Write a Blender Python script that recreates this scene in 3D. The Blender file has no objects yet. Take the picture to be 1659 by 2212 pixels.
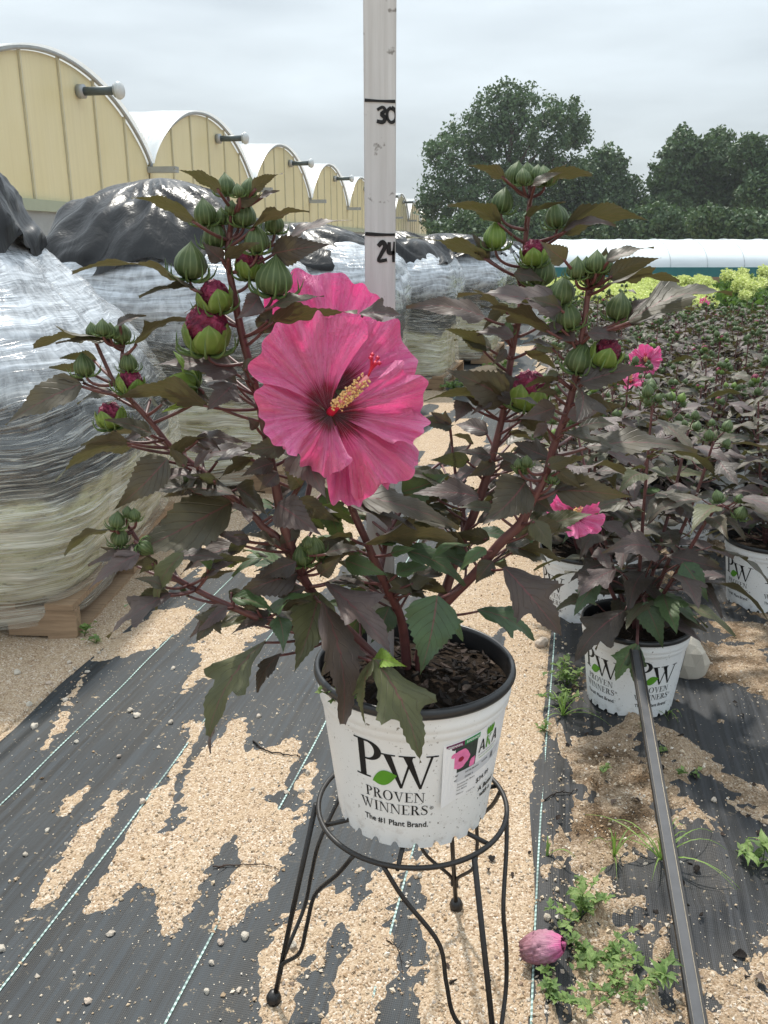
import bpy, bmesh, math, random
import numpy as np
from mathutils import Vector, Matrix

scene = bpy.context.scene
COL = scene.collection
rng = random.Random(7)
nrng = np.random.default_rng(7)
R = math.radians

# ------------------------------------------------------------------ camera
FPX = 1850.0                      # focal length in pixels of a 1659 x 2212 frame
PITCH = math.atan(581 / FPX)
CH = 1.2                          # eye height
SP, CP = math.sin(PITCH), math.cos(PITCH)
cam_d = bpy.data.cameras.new("camera")
cam = bpy.data.objects.new("camera", cam_d)
COL.objects.link(cam)
cam.location = (0, 0, CH)
cam.rotation_euler = (math.pi / 2 - PITCH, 0, 0)
cam_d.sensor_fit = 'VERTICAL'
cam_d.sensor_height = 36
cam_d.lens = 36 * FPX / 2212
cam_d.clip_start = 0.05
cam_d.clip_end = 1500
scene.camera = cam

# ------------------------------------------------------------------ sky (bright hazy overcast) and sun
SUN_EL, SUN_AZ = 58, -14          # azimuth from +Y towards +X
world = bpy.data.worlds.new("World")
scene.world = world
world.use_nodes = True
wn, wl = world.node_tree.nodes, world.node_tree.links
wn.clear()
w_out = wn.new('ShaderNodeOutputWorld')
w_bg = wn.new('ShaderNodeBackground')
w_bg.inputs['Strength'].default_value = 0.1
w_sky = wn.new('ShaderNodeTexSky')
w_sky.sky_type = 'NISHITA'
w_sky.sun_disc = False
w_sky.sun_elevation = R(SUN_EL)
w_sky.sun_rotation = R(SUN_AZ)
w_sky.dust_density = 3
w_geo = wn.new('ShaderNodeTexCoord')
w_sep = wn.new('ShaderNodeSeparateXYZ')
wl.new(w_geo.outputs['Generated'], w_sep.inputs[0])
w_map = wn.new('ShaderNodeMapping')
w_map.inputs['Scale'].default_value = (1.6, 1.6, 7.0)
wl.new(w_geo.outputs['Generated'], w_map.inputs[0])
w_noise = wn.new('ShaderNodeTexNoise')
w_noise.inputs['Scale'].default_value = 1.5
w_noise.inputs['Detail'].default_value = 5
w_noise.inputs['Roughness'].default_value = 0.5
wl.new(w_map.outputs[0], w_noise.inputs['Vector'])
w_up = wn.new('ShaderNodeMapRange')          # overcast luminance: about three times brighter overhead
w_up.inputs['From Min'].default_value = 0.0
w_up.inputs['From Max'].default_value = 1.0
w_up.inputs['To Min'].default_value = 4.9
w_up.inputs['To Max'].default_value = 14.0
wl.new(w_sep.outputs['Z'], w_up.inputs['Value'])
w_nr = wn.new('ShaderNodeMapRange')
w_nr.inputs['From Min'].default_value = 0.3
w_nr.inputs['From Max'].default_value = 0.7
w_nr.inputs['To Min'].default_value = 0.76
w_nr.inputs['To Max'].default_value = 1.18
wl.new(w_noise.outputs['Fac'], w_nr.inputs['Value'])
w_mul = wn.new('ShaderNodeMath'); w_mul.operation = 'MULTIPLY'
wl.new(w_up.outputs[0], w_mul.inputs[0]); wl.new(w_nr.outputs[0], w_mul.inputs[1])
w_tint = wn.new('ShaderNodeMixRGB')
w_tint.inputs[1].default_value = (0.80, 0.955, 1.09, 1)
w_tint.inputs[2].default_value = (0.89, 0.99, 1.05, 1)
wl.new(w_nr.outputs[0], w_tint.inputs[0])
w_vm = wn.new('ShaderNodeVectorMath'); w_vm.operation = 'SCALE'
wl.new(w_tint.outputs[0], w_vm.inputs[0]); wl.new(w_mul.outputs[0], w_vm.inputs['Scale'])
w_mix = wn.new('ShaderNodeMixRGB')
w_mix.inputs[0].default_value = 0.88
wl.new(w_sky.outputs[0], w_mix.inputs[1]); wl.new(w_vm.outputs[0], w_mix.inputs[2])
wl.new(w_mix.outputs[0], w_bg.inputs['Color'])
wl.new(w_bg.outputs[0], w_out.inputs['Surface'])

sun_d = bpy.data.lights.new("sun", 'SUN')
sun_d.energy = 3.3
sun_d.angle = R(3)
sun_d.color = (1.0, 0.95, 0.86)
sun = bpy.data.objects.new("sun", sun_d)
COL.objects.link(sun)
sv = Vector((math.sin(R(SUN_AZ)) * math.cos(R(SUN_EL)), math.cos(R(SUN_AZ)) * math.cos(R(SUN_EL)), math.sin(R(SUN_EL))))
sun.rotation_euler = (-sv).to_track_quat('-Z', 'Y').to_euler()
sun.location = (0, 0, 20)

scene.view_settings.view_transform = 'Standard'
scene.view_settings.look = 'None'
scene.view_settings.gamma = 1
scene.view_settings.use_curve_mapping = False
scene.view_settings.exposure = 0.42
scene.render.engine = 'CYCLES'
scene.cycles.use_denoising = True
scene.cycles.max_bounces = 8
scene.cycles.transparent_max_bounces = 24
scene.cycles.caustics_reflective = False
scene.cycles.caustics_refractive = False

# ------------------------------------------------------------------ helpers: pixels (1659 x 2212 frame) to places
CAMX = np.array([1.0, 0, 0]); CAMF = np.array([0, CP, -SP]); CAMU = np.array([0, SP, CP])
CAMP = np.array([0, 0, CH])

def ray(u, v):
    return CAMX * ((u - 829.5) / FPX) + CAMU * ((1106 - v) / FPX) + CAMF

def PT(u, v, Y):                  # the point on that ray at forward distance Y
    d = ray(u, v)
    return CAMP + d * (Y / d[1])

def GP(u, v, z=0.0):              # the point on that ray at height z
    d = ray(u, v)
    return CAMP + d * ((z - CH) / d[2])

def depth_of(p):
    return float(np.dot(np.asarray(p) - CAMP, CAMF))

def nz(v):
    v = np.asarray(v, float)
    n = np.linalg.norm(v)
    return v / n if n > 1e-9 else v

# ------------------------------------------------------------------ helpers: objects
def tag(o, label=None, cat=None, group=None, kind=None):
    if label: o['label'] = label
    if cat: o['category'] = cat
    if group: o['group'] = group
    if kind: o['kind'] = kind
    return o

def empty(name, loc=(0, 0, 0), rz=0.0):
    o = bpy.data.objects.new(name, None)
    o.empty_display_size = 0.05
    COL.objects.link(o)
    o.location = loc
    o.rotation_euler = (0, 0, rz)
    return o

def link(name, me, parent=None, loc=(0, 0, 0)):
    o = bpy.data.objects.new(name, me)
    COL.objects.link(o)
    o.location = loc
    if parent is not None:
        o.parent = parent
    return o

class MB:
    """collects shapes for ONE mesh"""
    def __init__(s):
        s.v, s.f, s.m, s.uv, s.n = [], [], [], [], 0
    def add(s, V, F, mi=0, uv=None):
        V = np.asarray(V, float).reshape(-1, 3)
        s.v.append(V)
        n = s.n
        for fc in F:
            s.f.append(tuple(int(i) + n for i in fc))
        s.m.extend([mi] * len(F))
        s.uv.append(np.zeros((len(V), 2)) if uv is None else np.asarray(uv, float).reshape(-1, 2))
        s.n += len(V)
        return s
    def grid(s, P, mi=0, uv=None, wrap=False, flip=False):
        P = np.asarray(P, float)
        a, b = P.shape[:2]
        F = []
        for i in range(a - 1):
            for j in range(b if wrap else b - 1):
                k = (j + 1) % b
                q = (i * b + j, i * b + k, (i + 1) * b + k, (i + 1) * b + j)
                F.append(q[::-1] if flip else q)
        if uv is None:
            uu, vv = np.meshgrid(np.linspace(0, 1, a), np.linspace(0, 1, b), indexing='ij')
            uv = np.stack([uu, vv], -1)
        return s.add(P.reshape(-1, 3), F, mi, np.asarray(uv).reshape(-1, 2))
    def tube(s, path, rad, seg=8, mi=0, cap=True):
        P = np.asarray(path, float)
        n = len(P)
        rad = np.full(n, rad) if np.isscalar(rad) else np.asarray(rad, float)
        T = np.gradient(P, axis=0)
        T /= np.maximum(np.linalg.norm(T, axis=1, keepdims=True), 1e-9)
        up = np.array([0, 0, 1.0]) if abs(T[0][2]) < 0.9 else np.array([1.0, 0, 0])
        a = nz(np.cross(T[0], up))
        rings = []
        an = np.linspace(0, 2 * np.pi, seg, endpoint=False)
        for i in range(n):
            a = nz(a - T[i] * np.dot(a, T[i]))
            b = np.cross(T[i], a)
            rings.append(P[i] + rad[i] * (np.cos(an)[:, None] * a + np.sin(an)[:, None] * b))
        L = np.concatenate([[0], np.cumsum(np.linalg.norm(np.diff(P, axis=0), axis=1))])
        uu = np.repeat(L[:, None], seg, 1); vv = np.repeat(np.linspace(0, 1, seg)[None], n, 0)
        n0 = s.n
        s.grid(np.array(rings), mi, np.stack([uu, vv], -1), wrap=True)
        if cap:
            s.f.append(tuple(n0 + j for j in range(seg))[::-1]); s.m.append(mi)
            s.f.append(tuple(n0 + (n - 1) * seg + j for j in range(seg))); s.m.append(mi)
        return s
    def box(s, c, size, mi=0, rot=None):
        x, y, z = (q / 2 for q in size)
        V = np.array([[i, j, k] for i in (-x, x) for j in (-y, y) for k in (-z, z)], float)
        if rot is not None:
            V = V @ np.array(rot).T
        V = V + np.asarray(c, float)
        F = [(0, 1, 3, 2), (4, 6, 7, 5), (0, 4, 5, 1), (2, 3, 7, 6), (0, 2, 6, 4), (1, 5, 7, 3)]
        return s.add(V, F, mi)
    def lathe(s, prof, seg=24, mi=0, fn=None):
        an = np.linspace(0, 2 * np.pi, seg, endpoint=False)
        rows = []
        for r, z in prof:
            rr = r * np.ones(seg)
            zz = z * np.ones(seg)
            if fn is not None:
                rr, zz = fn(r, z, an)
            rows.append(np.stack([rr * np.cos(an), rr * np.sin(an), zz], -1))
        P = np.array(rows)
        n = len(prof)
        uv = np.stack(np.meshgrid(np.linspace(0, 1, n), np.linspace(0, 1, seg), indexing='ij'), -1)
        return s.grid(P, mi, uv, wrap=True)
    def mesh(s, name, mats, smooth=True):
        me = bpy.data.meshes.new(name)
        V = np.concatenate(s.v) if s.v else np.zeros((0, 3))
        me.from_pydata(V.tolist(), [], s.f)
        UV = np.concatenate(s.uv) if s.uv else np.zeros((0, 2))
        ul = me.uv_layers.new(name="UVMap")
        li = np.zeros(len(me.loops), np.int32)
        me.loops.foreach_get("vertex_index", li)
        ul.data.foreach_set("uv", UV[li].astype(np.float32).ravel())
        for m in (mats if isinstance(mats, (list, tuple)) else [mats]):
            me.materials.append(m)
        me.polygons.foreach_set("material_index", np.array(s.m, np.int32))
        me.polygons.foreach_set("use_smooth", np.full(len(s.f), bool(smooth)))
        me.update()
        return me
    def build(s, name, mats, parent=None, loc=(0, 0, 0), smooth=True):
        return link(name, s.mesh(name, mats, smooth), parent, loc)

def bez(p0, p1, p2, n=8):
    t = np.linspace(0, 1, n)[:, None]
    return (1 - t) ** 2 * np.asarray(p0) + 2 * t * (1 - t) * np.asarray(p1) + t * t * np.asarray(p2)

def smooth_path(P, n=24):         # Catmull-Rom through the points
    P = np.asarray(P, float)
    Q = np.vstack([2 * P[0] - P[1], P, 2 * P[-1] - P[-2]])
    m = len(P) - 1
    out = []
    for t in np.linspace(0, m - 1e-6, n):
        i = int(t); f = t - i
        a, b, c, d = Q[i], Q[i + 1], Q[i + 2], Q[i + 3]
        out.append(0.5 * (2 * b + (c - a) * f + (2 * a - 5 * b + 4 * c - d) * f * f + (3 * b - a - 3 * c + d) * f ** 3))
    return np.array(out)

def frame(axis, normal):          # columns: x = axis, z = normal, y = z cross x
    x = nz(axis)
    z = np.asarray(normal, float)
    z = nz(z - x * np.dot(z, x))
    y = np.cross(z, x)
    return np.stack([x, y, z], 1)

def mat4(rot, loc, sc=1.0):
    M = Matrix.Identity(4)
    sc = (sc, sc, sc) if np.isscalar(sc) else sc
    for i in range(3):
        for j in range(3):
            M[i][j] = float(rot[i][j]) * sc[j]
        M[i][3] = float(loc[i])
    return M

def wob(seed, dim=3, n=5, f=1.0):  # cheap smooth noise: sum of sines over points (N x dim)
    g = np.random.default_rng(seed)
    K = g.normal(size=(n, dim)) * f
    ph = g.uniform(0, 6.28, n)
    def fn(P):
        P = np.asarray(P, float)
        return np.sin(np.tensordot(P, K.T, axes=1) * 2.2 + ph).sum(-1) / math.sqrt(n)
    return fn

# ------------------------------------------------------------------ materials
class NT:
    def __init__(s, name):
        s.mat = bpy.data.materials.new(name)
        s.mat.use_nodes = True
        s.t = s.mat.node_tree
        s.t.nodes.clear()
        s.out = s.n('ShaderNodeOutputMaterial')
        s._uv = s._ob = None
    def n(s, typ, **kw):
        nd = s.t.nodes.new(typ)
        for k, v in kw.items():
            setattr(nd, k, v)
        return nd
    def l(s, a, b):
        s.t.links.new(a, b)
    def setin(s, nd, i, val):
        if val is None: return
        if hasattr(val, 'is_output') or isinstance(val, bpy.types.NodeSocket):
            s.l(val, nd.inputs[i])
        else:
            if isinstance(val, (tuple, list)) and len(val) == 3 and nd.inputs[i].type == 'RGBA':
                val = (*val, 1)
            nd.inputs[i].default_value = val
    @property
    def uv(s):
        if s._uv is None: s._uv = s.n('ShaderNodeTexCoord')
        return s._uv.outputs['UV']
    @property
    def obj(s):
        if s._uv is None: s._uv = s.n('ShaderNodeTexCoord')
        return s._uv.outputs['Object']
    @property
    def pos(s):
        return s.n('ShaderNodeNewGeometry').outputs['Position']
    def math(s, op, a, b=None, c=None, clamp=False):
        nd = s.n('ShaderNodeMath', operation=op, use_clamp=clamp)
        s.setin(nd, 0, a); s.setin(nd, 1, b); s.setin(nd, 2, c)
        return nd.outputs[0]
    def sep(s, v):
        nd = s.n('ShaderNodeSeparateXYZ'); s.l(v, nd.inputs[0]); return nd.outputs
    def map(s, v, sc=(1, 1, 1), rot=(0, 0, 0), loc=(0, 0, 0)):
        nd = s.n('ShaderNodeMapping'); s.l(v, nd.inputs[0])
        nd.inputs['Scale'].default_value = sc; nd.inputs['Rotation'].default_value = rot; nd.inputs['Location'].default_value = loc
        return nd.outputs[0]
    def noise(s, v, scale, det=3, rough=0.55, dist=0.0):
        nd = s.n('ShaderNodeTexNoise')
        if v is not None: s.l(v, nd.inputs['Vector'])
        nd.inputs['Scale'].default_value = scale; nd.inputs['Detail'].default_value = det
        nd.inputs['Roughness'].default_value = rough; nd.inputs['Distortion'].default_value = dist
        return nd.outputs['Fac']
    def vor(s, v, scale, feature='F1', out='Distance'):
        nd = s.n('ShaderNodeTexVoronoi', feature=feature)
        if v is not None: s.l(v, nd.inputs['Vector'])
        nd.inputs['Scale'].default_value = scale
        return nd.outputs[out]
    def ramp(s, f, stops, interp='LINEAR'):
        nd = s.n('ShaderNodeValToRGB')
        cr = nd.color_ramp
        cr.interpolation = interp
        while len(cr.elements) < len(stops): cr.elements.new(0.5)
        for e, (p, c) in zip(cr.elements, stops):
            e.position = p
            e.color = (c, c, c, 1) if np.isscalar(c) else (*c, 1)
        s.l(f, nd.inputs[0])
        return nd.outputs[0]
    def mix(s, f, a, b, blend='MIX'):
        nd = s.n('ShaderNodeMixRGB', blend_type=blend)
        s.setin(nd, 0, f); s.setin(nd, 1, a); s.setin(nd, 2, b)
        return nd.outputs[0]
    def rng(s, v, a, b, c=0.0, d=1.0):
        nd = s.n('ShaderNodeMapRange')
        s.l(v, nd.inputs[0])
        for i, q in zip((1, 2, 3, 4), (a, b, c, d)): nd.inputs[i].default_value = q
        return nd.outputs[0]
    def bump(s, h, strength=0.3, dist=0.002, normal=None):
        nd = s.n('ShaderNodeBump')
        s.l(h, nd.inputs['Height'])
        nd.inputs['Strength'].default_value = strength; nd.inputs['Distance'].default_value = dist
        if normal is not None: s.l(normal, nd.inputs['Normal'])
        return nd.outputs[0]
    def pbsdf(s, col, rough=0.5, spec=0.5, normal=None, metal=0.0, **kw):
        nd = s.n('ShaderNodeBsdfPrincipled')
        s.setin(nd, 'Base Color', col); s.setin(nd, 'Roughness', rough); s.setin(nd, 'Metallic', metal)
        s.setin(nd, 'Specular IOR Level', spec)
        if normal is not None: s.l(normal, nd.inputs['Normal'])
        for k, v in kw.items(): s.setin(nd, k, v)
        return nd.outputs[0]
    def mixsh(s, f, a, b):
        nd = s.n('ShaderNodeMixShader')
        s.setin(nd, 0, f); s.l(a, nd.inputs[1]); s.l(b, nd.inputs[2])
        return nd.outputs[0]
    def transl(s, col, normal=None):
        nd = s.n('ShaderNodeBsdfTranslucent'); s.setin(nd, 'Color', col)
        if normal is not None: s.l(normal, nd.inputs['Normal'])
        return nd.outputs[0]
    def done(s, sh):
        s.l(sh, s.out.inputs['Surface'])
        return s.mat
    def objrand(s):
        return s.n('ShaderNodeObjectInfo').outputs['Random']
    def objcol(s):
        return s.n('ShaderNodeObjectInfo').outputs['Color']

M = {}

def simple(name, col, rough=0.5, spec=0.5, metal=0.0, var=0.15, nscale=30, bump=0.0):
    t = NT(name)
    n = t.noise(t.obj, nscale, 4)
    c = t.mix(n, tuple(q * (1 - var) for q in col), tuple(min(1, q * (1 + var)) for q in col))
    nm = t.bump(n, bump, 0.004) if bump else None
    M[name] = t.done(t.pbsdf(c, rough, spec, nm, metal))
    return M[name]

def make_leaf_mat(name, back, trans, tcol, rough=0.42):
    t = NT(name)
    u, v, _ = t.sep(t.uv)
    av = t.math('ABSOLUTE', v)
    # veins: midrib and slanting side veins
    mid = t.math('LESS_THAN', av, 0.035)
    q = t.math('SUBTRACT', t.math('MULTIPLY', u, 8.0), t.math('MULTIPLY', av, 2.2))
    fr = t.math('FRACT', q)
    d = t.math('ABSOLUTE', t.math('SUBTRACT', fr, 0.5))
    side = t.rng(d, 0.0, 0.09, 1.0, 0.0)
    info = t.n('ShaderNodeObjectInfo')
    base = info.outputs['Color']
    nn = t.noise(t.obj, 28, 4, 0.6)
    c1 = t.mix(t.rng(nn, 0.3, 0.7), t.mix(1.0, base, (0.72, 0.72, 0.78), 'MULTIPLY'), t.mix(1.0, base, (1.25, 1.2, 1.12), 'MULTIPLY'))
    hs = t.n('ShaderNodeHueSaturation')
    hs.inputs['Value'].default_value = 1
    t.l(c1, hs.inputs['Color'])
    t.l(t.rng(info.outputs['Random'], 0, 1, 0.8, 1.25), hs.inputs['Value'])
    top = t.mix(t.math('MULTIPLY', side, 0.16), hs.outputs[0], (0.15, 0.11, 0.10))
    top = t.mix(t.math('MULTIPLY', mid, 0.7), top, (0.17, 0.05, 0.06))
    bk = t.mix(t.rng(nn, 0.3, 0.7), back, tuple(q * 1.35 for q in back))
    bk = t.mix(t.math('MULTIPLY', t.math('MAXIMUM', side, mid), 0.35), bk, (0.16, 0.09, 0.05))
    geo = t.n('ShaderNodeNewGeometry')
    col = t.mix(geo.outputs['Backfacing'], top, bk)
    h = t.math('ADD', t.math('MULTIPLY', side, -0.6), t.math('MULTIPLY', nn, 0.8))
    nm = t.bump(h, 0.5, 0.0022)
    sh = t.pbsdf(col, t.rng(nn, 0.3, 0.7, rough - 0.06, rough + 0.1), 0.42, nm)
    tr = t.transl(t.mix(0.5, t.mix(1.0, base, (2.2, 2.3, 1.0), 'MULTIPLY'), tcol))
    M[name] = t.done(t.mixsh(trans, sh, tr))

make_leaf_mat('leaf', (0.056, 0.051, 0.030), 0.13, (0.20, 0.18, 0.06), 0.48)
make_leaf_mat('weed_leaf', (0.14, 0.24, 0.07), 0.25, (0.25, 0.42, 0.06), 0.5)

def make_stem():
    t = NT('stem')
    n = t.noise(t.obj, 60, 4)
    u, v, _ = t.sep(t.uv)
    z = t.sep(t.pos)[2]
    c = t.mix(t.rng(n, 0.3, 0.7), (0.085, 0.022, 0.030), (0.155, 0.045, 0.050))
    c = t.mix(t.math('MULTIPLY', t.noise(t.obj, 9, 2), 0.35), c, (0.12, 0.10, 0.06))
    M['stem'] = t.done(t.pbsdf(c, 0.45, 0.5, t.bump(n, 0.2, 0.001)))
make_stem()

def make_bud(name, c0, c1, rib):
    t = NT(name)
    u, v, _ = t.sep(t.uv)           # u along, v around
    w = t.math('SINE', t.math('MULTIPLY', v, 2 * math.pi * 15))
    w = t.math('POWER', t.rng(w, -1, 1), 6)
    n = t.noise(t.obj, 3, 3)
    c = t.mix(t.rng(n, 0.3, 0.7), c0, c1)
    c = t.mix(t.math('MULTIPLY', w, 0.55), c, rib)
    tr = t.transl(tuple(q * 2.2 for q in c1))
    M[name] = t.done(t.mixsh(0.12, t.pbsdf(c, 0.5, 0.4, t.bump(w, 0.25, 0.002)), tr))
make_bud('bud_green', (0.050, 0.085, 0.030), (0.085, 0.125, 0.042), (0.20, 0.25, 0.12))
simple('bract', (0.10, 0.16, 0.055), 0.5, 0.3, 0, 0.2, 40)
make_bud('bud_lime', (0.10, 0.17, 0.03), (0.16, 0.25, 0.045), (0.26, 0.34, 0.11))

def make_crimson():
    t = NT('crimson')
    u, v, _ = t.sep(t.uv)
    n = t.noise(t.obj, 4, 4, 0.55, 0.6)
    c = t.ramp(n, [(0.3, (0.06, 0.004, 0.016)), (0.52, (0.17, 0.012, 0.045)), (0.75, (0.36, 0.05, 0.12))])
    M['crimson'] = t.done(t.pbsdf(c, 0.5, 0.4, t.bump(n, 0.45, 0.05)))
make_crimson()

def make_petal():
    t = NT('petal')
    u, v, _ = t.sep(t.uv)           # u radial 0..1, v across -1..1
    vv = t.n('ShaderNodeCombineXYZ')
    t.l(t.math('MULTIPLY', u, 1.2), vv.inputs[0]); t.l(t.math('MULTIPLY', v, 7.0), vv.inputs[1])
    t.l(t.math('MULTIPLY', t.objrand(), 20.0), vv.inputs[2])
    st = t.noise(vv.outputs[0], 2.2, 5, 0.65, 0.4)            # radial streaks
    wr = t.noise(t.obj, 28, 5, 0.62, 1.4)                      # crumple
    pink = t.mix(t.rng(st, 0.3, 0.7), (0.88, 0.115, 0.37), (0.98, 0.32, 0.57))
    pink = t.mix(t.rng(wr, 0.45, 0.75, 0, 0.45), pink, (0.93, 0.36, 0.62))
    edge = t.math('ADD', u, t.math('MULTIPLY', t.math('SUBTRACT', st, 0.5), 0.34))
    eye = t.ramp(edge, [(0.0, (0.10, 0.0, 0.012)), (0.18, (0.13, 0.006, 0.026)), (0.27, (0.36, 0.0, 0.04)), (0.40, (0.80, 0.06, 0.25))])
    f = t.rng(edge, 0.28, 0.44)
    col = t.mix(f, eye, pink)
    pale = t.math('MULTIPLY', t.rng(st, 0.56, 0.68), t.rng(u, 0.30, 0.55, 1.0, 0.0))
    col = t.mix(t.math('MULTIPLY', pale, 0.75), col, (0.80, 0.36, 0.52))
    h = t.math('ADD', t.math('MULTIPLY', st, 0.8), wr)
    nm = t.bump(h, 1.0, 0.011)
    sh = t.pbsdf(col, 0.42, 0.35, nm, **{'Sheen Weight': 0.25, 'Sheen Roughness': 0.4})
    tr = t.transl(t.mix(f, (0.20, 0.0, 0.02), (0.95, 0.07, 0.34)), nm)
    M['petal'] = t.done(t.mixsh(0.30, sh, tr))
make_petal()
simple('stigma', (0.55, 0.012, 0.05), 0.4, 0.5, 0, 0.2)
simple('anther', (0.82, 0.56, 0.24), 0.6, 0.3, 0, 0.2)
simple('column', (0.78, 0.28, 0.30), 0.5, 0.3, 0, 0.2)
simple('withered_petal', (0.34, 0.11, 0.17), 0.6, 0.3, 0, 0.5, 24, 0.5)
def make_withered():
    t = NT('withered_petal')
    u, v, _ = t.sep(t.uv)
    n = t.noise(t.obj, 55, 5, 0.65, 0.8)
    vv = t.n('ShaderNodeCombineXYZ'); t.l(u, vv.inputs[0]); t.l(t.math('MULTIPLY', v, 26.0), vv.inputs[1])
    st = t.noise(vv.outputs[0], 1.6, 4, 0.6)
    e = t.math('ADD', u, t.math('MULTIPLY', t.math('SUBTRACT', st, 0.5), 0.5))
    c = t.ramp(e, [(0.0, (0.50, 0.06, 0.22)), (0.14, (0.46, 0.12, 0.25)), (0.36, (0.36, 0.17, 0.23)), (0.75, (0.28, 0.12, 0.15)), (1.0, (0.13, 0.06, 0.06))])
    c = t.mix(t.rng(n, 0.4, 0.7, 0, 0.4), c, (0.50, 0.30, 0.34))
    M['withered_petal'] = t.done(t.pbsdf(c, 0.6, 0.3, t.bump(t.math('ADD', st, n), 0.8, 0.004)))
make_withered()

def make_pot():
    t = NT('pot_white')
    sp = t.noise(t.obj, 210, 2, 0.5)
    big = t.noise(t.obj, 9, 4, 0.6)
    z = t.sep(t.obj)[2]
    dirt = t.math('MULTIPLY', t.rng(sp, 0.66, 0.70), t.rng(big, 0.42, 0.62))
    low = t.rng(z, 0.0, 0.06, 0.6, 0.0)
    c = t.mix(t.rng(big, 0.35, 0.75, 0, 0.12), (0.80, 0.82, 0.83), (0.60, 0.57, 0.50))
    c = t.mix(t.math('MULTIPLY', t.math('MULTIPLY', low, t.rng(t.noise(t.obj, 45, 5, 0.7), 0.52, 0.7)), 0.9), c, (0.22, 0.16, 0.10))
    c = t.mix(t.math('MULTIPLY', dirt, 0.85), c, (0.09, 0.07, 0.05))
    M['pot_white'] = t.done(t.pbsdf(c, 0.38, 0.5, t.bump(big, 0.05, 0.003)))
    simple('pot_black', (0.018, 0.019, 0.021), 0.32, 0.5, 0, 0.2)
make_pot()
simple('ink', (0.012, 0.012, 0.013), 0.5, 0.3, 0, 0.1)
simple('ink_grey', (0.10, 0.10, 0.11), 0.5, 0.3, 0, 0.1)
simple('ink_green', (0.10, 0.30, 0.025), 0.45, 0.3, 0, 0.35, 25)
simple('ink_strip_green', (0.02, 0.27, 0.075), 0.45, 0.3, 0, 0.1)
simple('ink_strip_purple', (0.14, 0.012, 0.085), 0.45, 0.3, 0, 0.1)
simple('ink_white', (0.82, 0.83, 0.85), 0.4, 0.4, 0, 0.02)
simple('ink_lightgrey', (0.60, 0.62, 0.66), 0.4, 0.4, 0, 0.02)
simple('ink_photo', (0.035, 0.05, 0.045), 0.4, 0.4, 0, 0.7, 120)
simple('ink_pink', (0.80, 0.20, 0.42), 0.4, 0.4, 0, 0.3, 120)
simple('ink_eye', (0.30, 0.015, 0.05), 0.4, 0.4, 0, 0.1)
simple('iron', (0.017, 0.015, 0.014), 0.42, 0.5, 0.0, 0.4, 60, 0.15)
simple('bar_steel', (0.085, 0.085, 0.09), 0.42, 0.5, 0.35, 0.25, 40, 0.05)
simple('bar_edge', (0.34, 0.30, 0.24), 0.4, 0.5, 0.8, 0.3, 60)
simple('wire', (0.30, 0.31, 0.32), 0.35, 0.5, 0.9, 0.3, 60)

def make_wood_white():
    t = NT('wood_white')
    v = t.map(t.obj, (60, 60, 2.2))
    g = t.noise(v, 2.2, 5, 0.65, 0.2)
    s = t.noise(t.obj, 55, 3, 0.6)
    c = t.mix(t.rng(g, 0.3, 0.75), (0.60, 0.61, 0.62), (0.46, 0.46, 0.46))
    c = t.mix(t.rng(s, 0.66, 0.72, 0, 0.7), c, (0.10, 0.085, 0.07))
    M['wood_white'] = t.done(t.pbsdf(c, 0.65, 0.3, t.bump(g, 0.35, 0.002)))
    t = NT('wood_raw')
    v = t.map(t.obj, (2.5, 40, 40))
    g = t.noise(v, 2.0, 5, 0.65, 0.3)
    c = t.mix(t.rng(g, 0.3, 0.75), (0.36, 0.25, 0.16), (0.20, 0.135, 0.085))
    M['wood_raw'] = t.done(t.pbsdf(c, 0.75, 0.2, t.bump(g, 0.4, 0.003)))
make_wood_white()

def make_soil():
    t = NT('soil')
    n = t.noise(t.obj, 120, 5, 0.7)
    c = t.mix(t.rng(n, 0.35, 0.7), (0.010, 0.008, 0.006), (0.045, 0.03, 0.02))
    M['soil'] = t.done(t.pbsdf(c, 0.9, 0.1, t.bump(n, 1.0, 0.006)))
    t = NT('bark')
    r = t.objrand()
    n = t.noise(t.map(t.obj, (40, 160, 160)), 2, 4, 0.7)
    c = t.ramp(r, [(0.0, (0.010, 0.007, 0.006)), (0.55, (0.024, 0.016, 0.012)), (0.88, (0.065, 0.042, 0.033)), (1.0, (0.20, 0.15, 0.12))])
    c = t.mix(t.rng(n, 0.3, 0.8, 0, 0.6), c, (0.01, 0.008, 0.006))
    M['bark'] = t.done(t.pbsdf(c, 0.75, 0.25, t.bump(n, 0.6, 0.002)))
make_soil()

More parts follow.
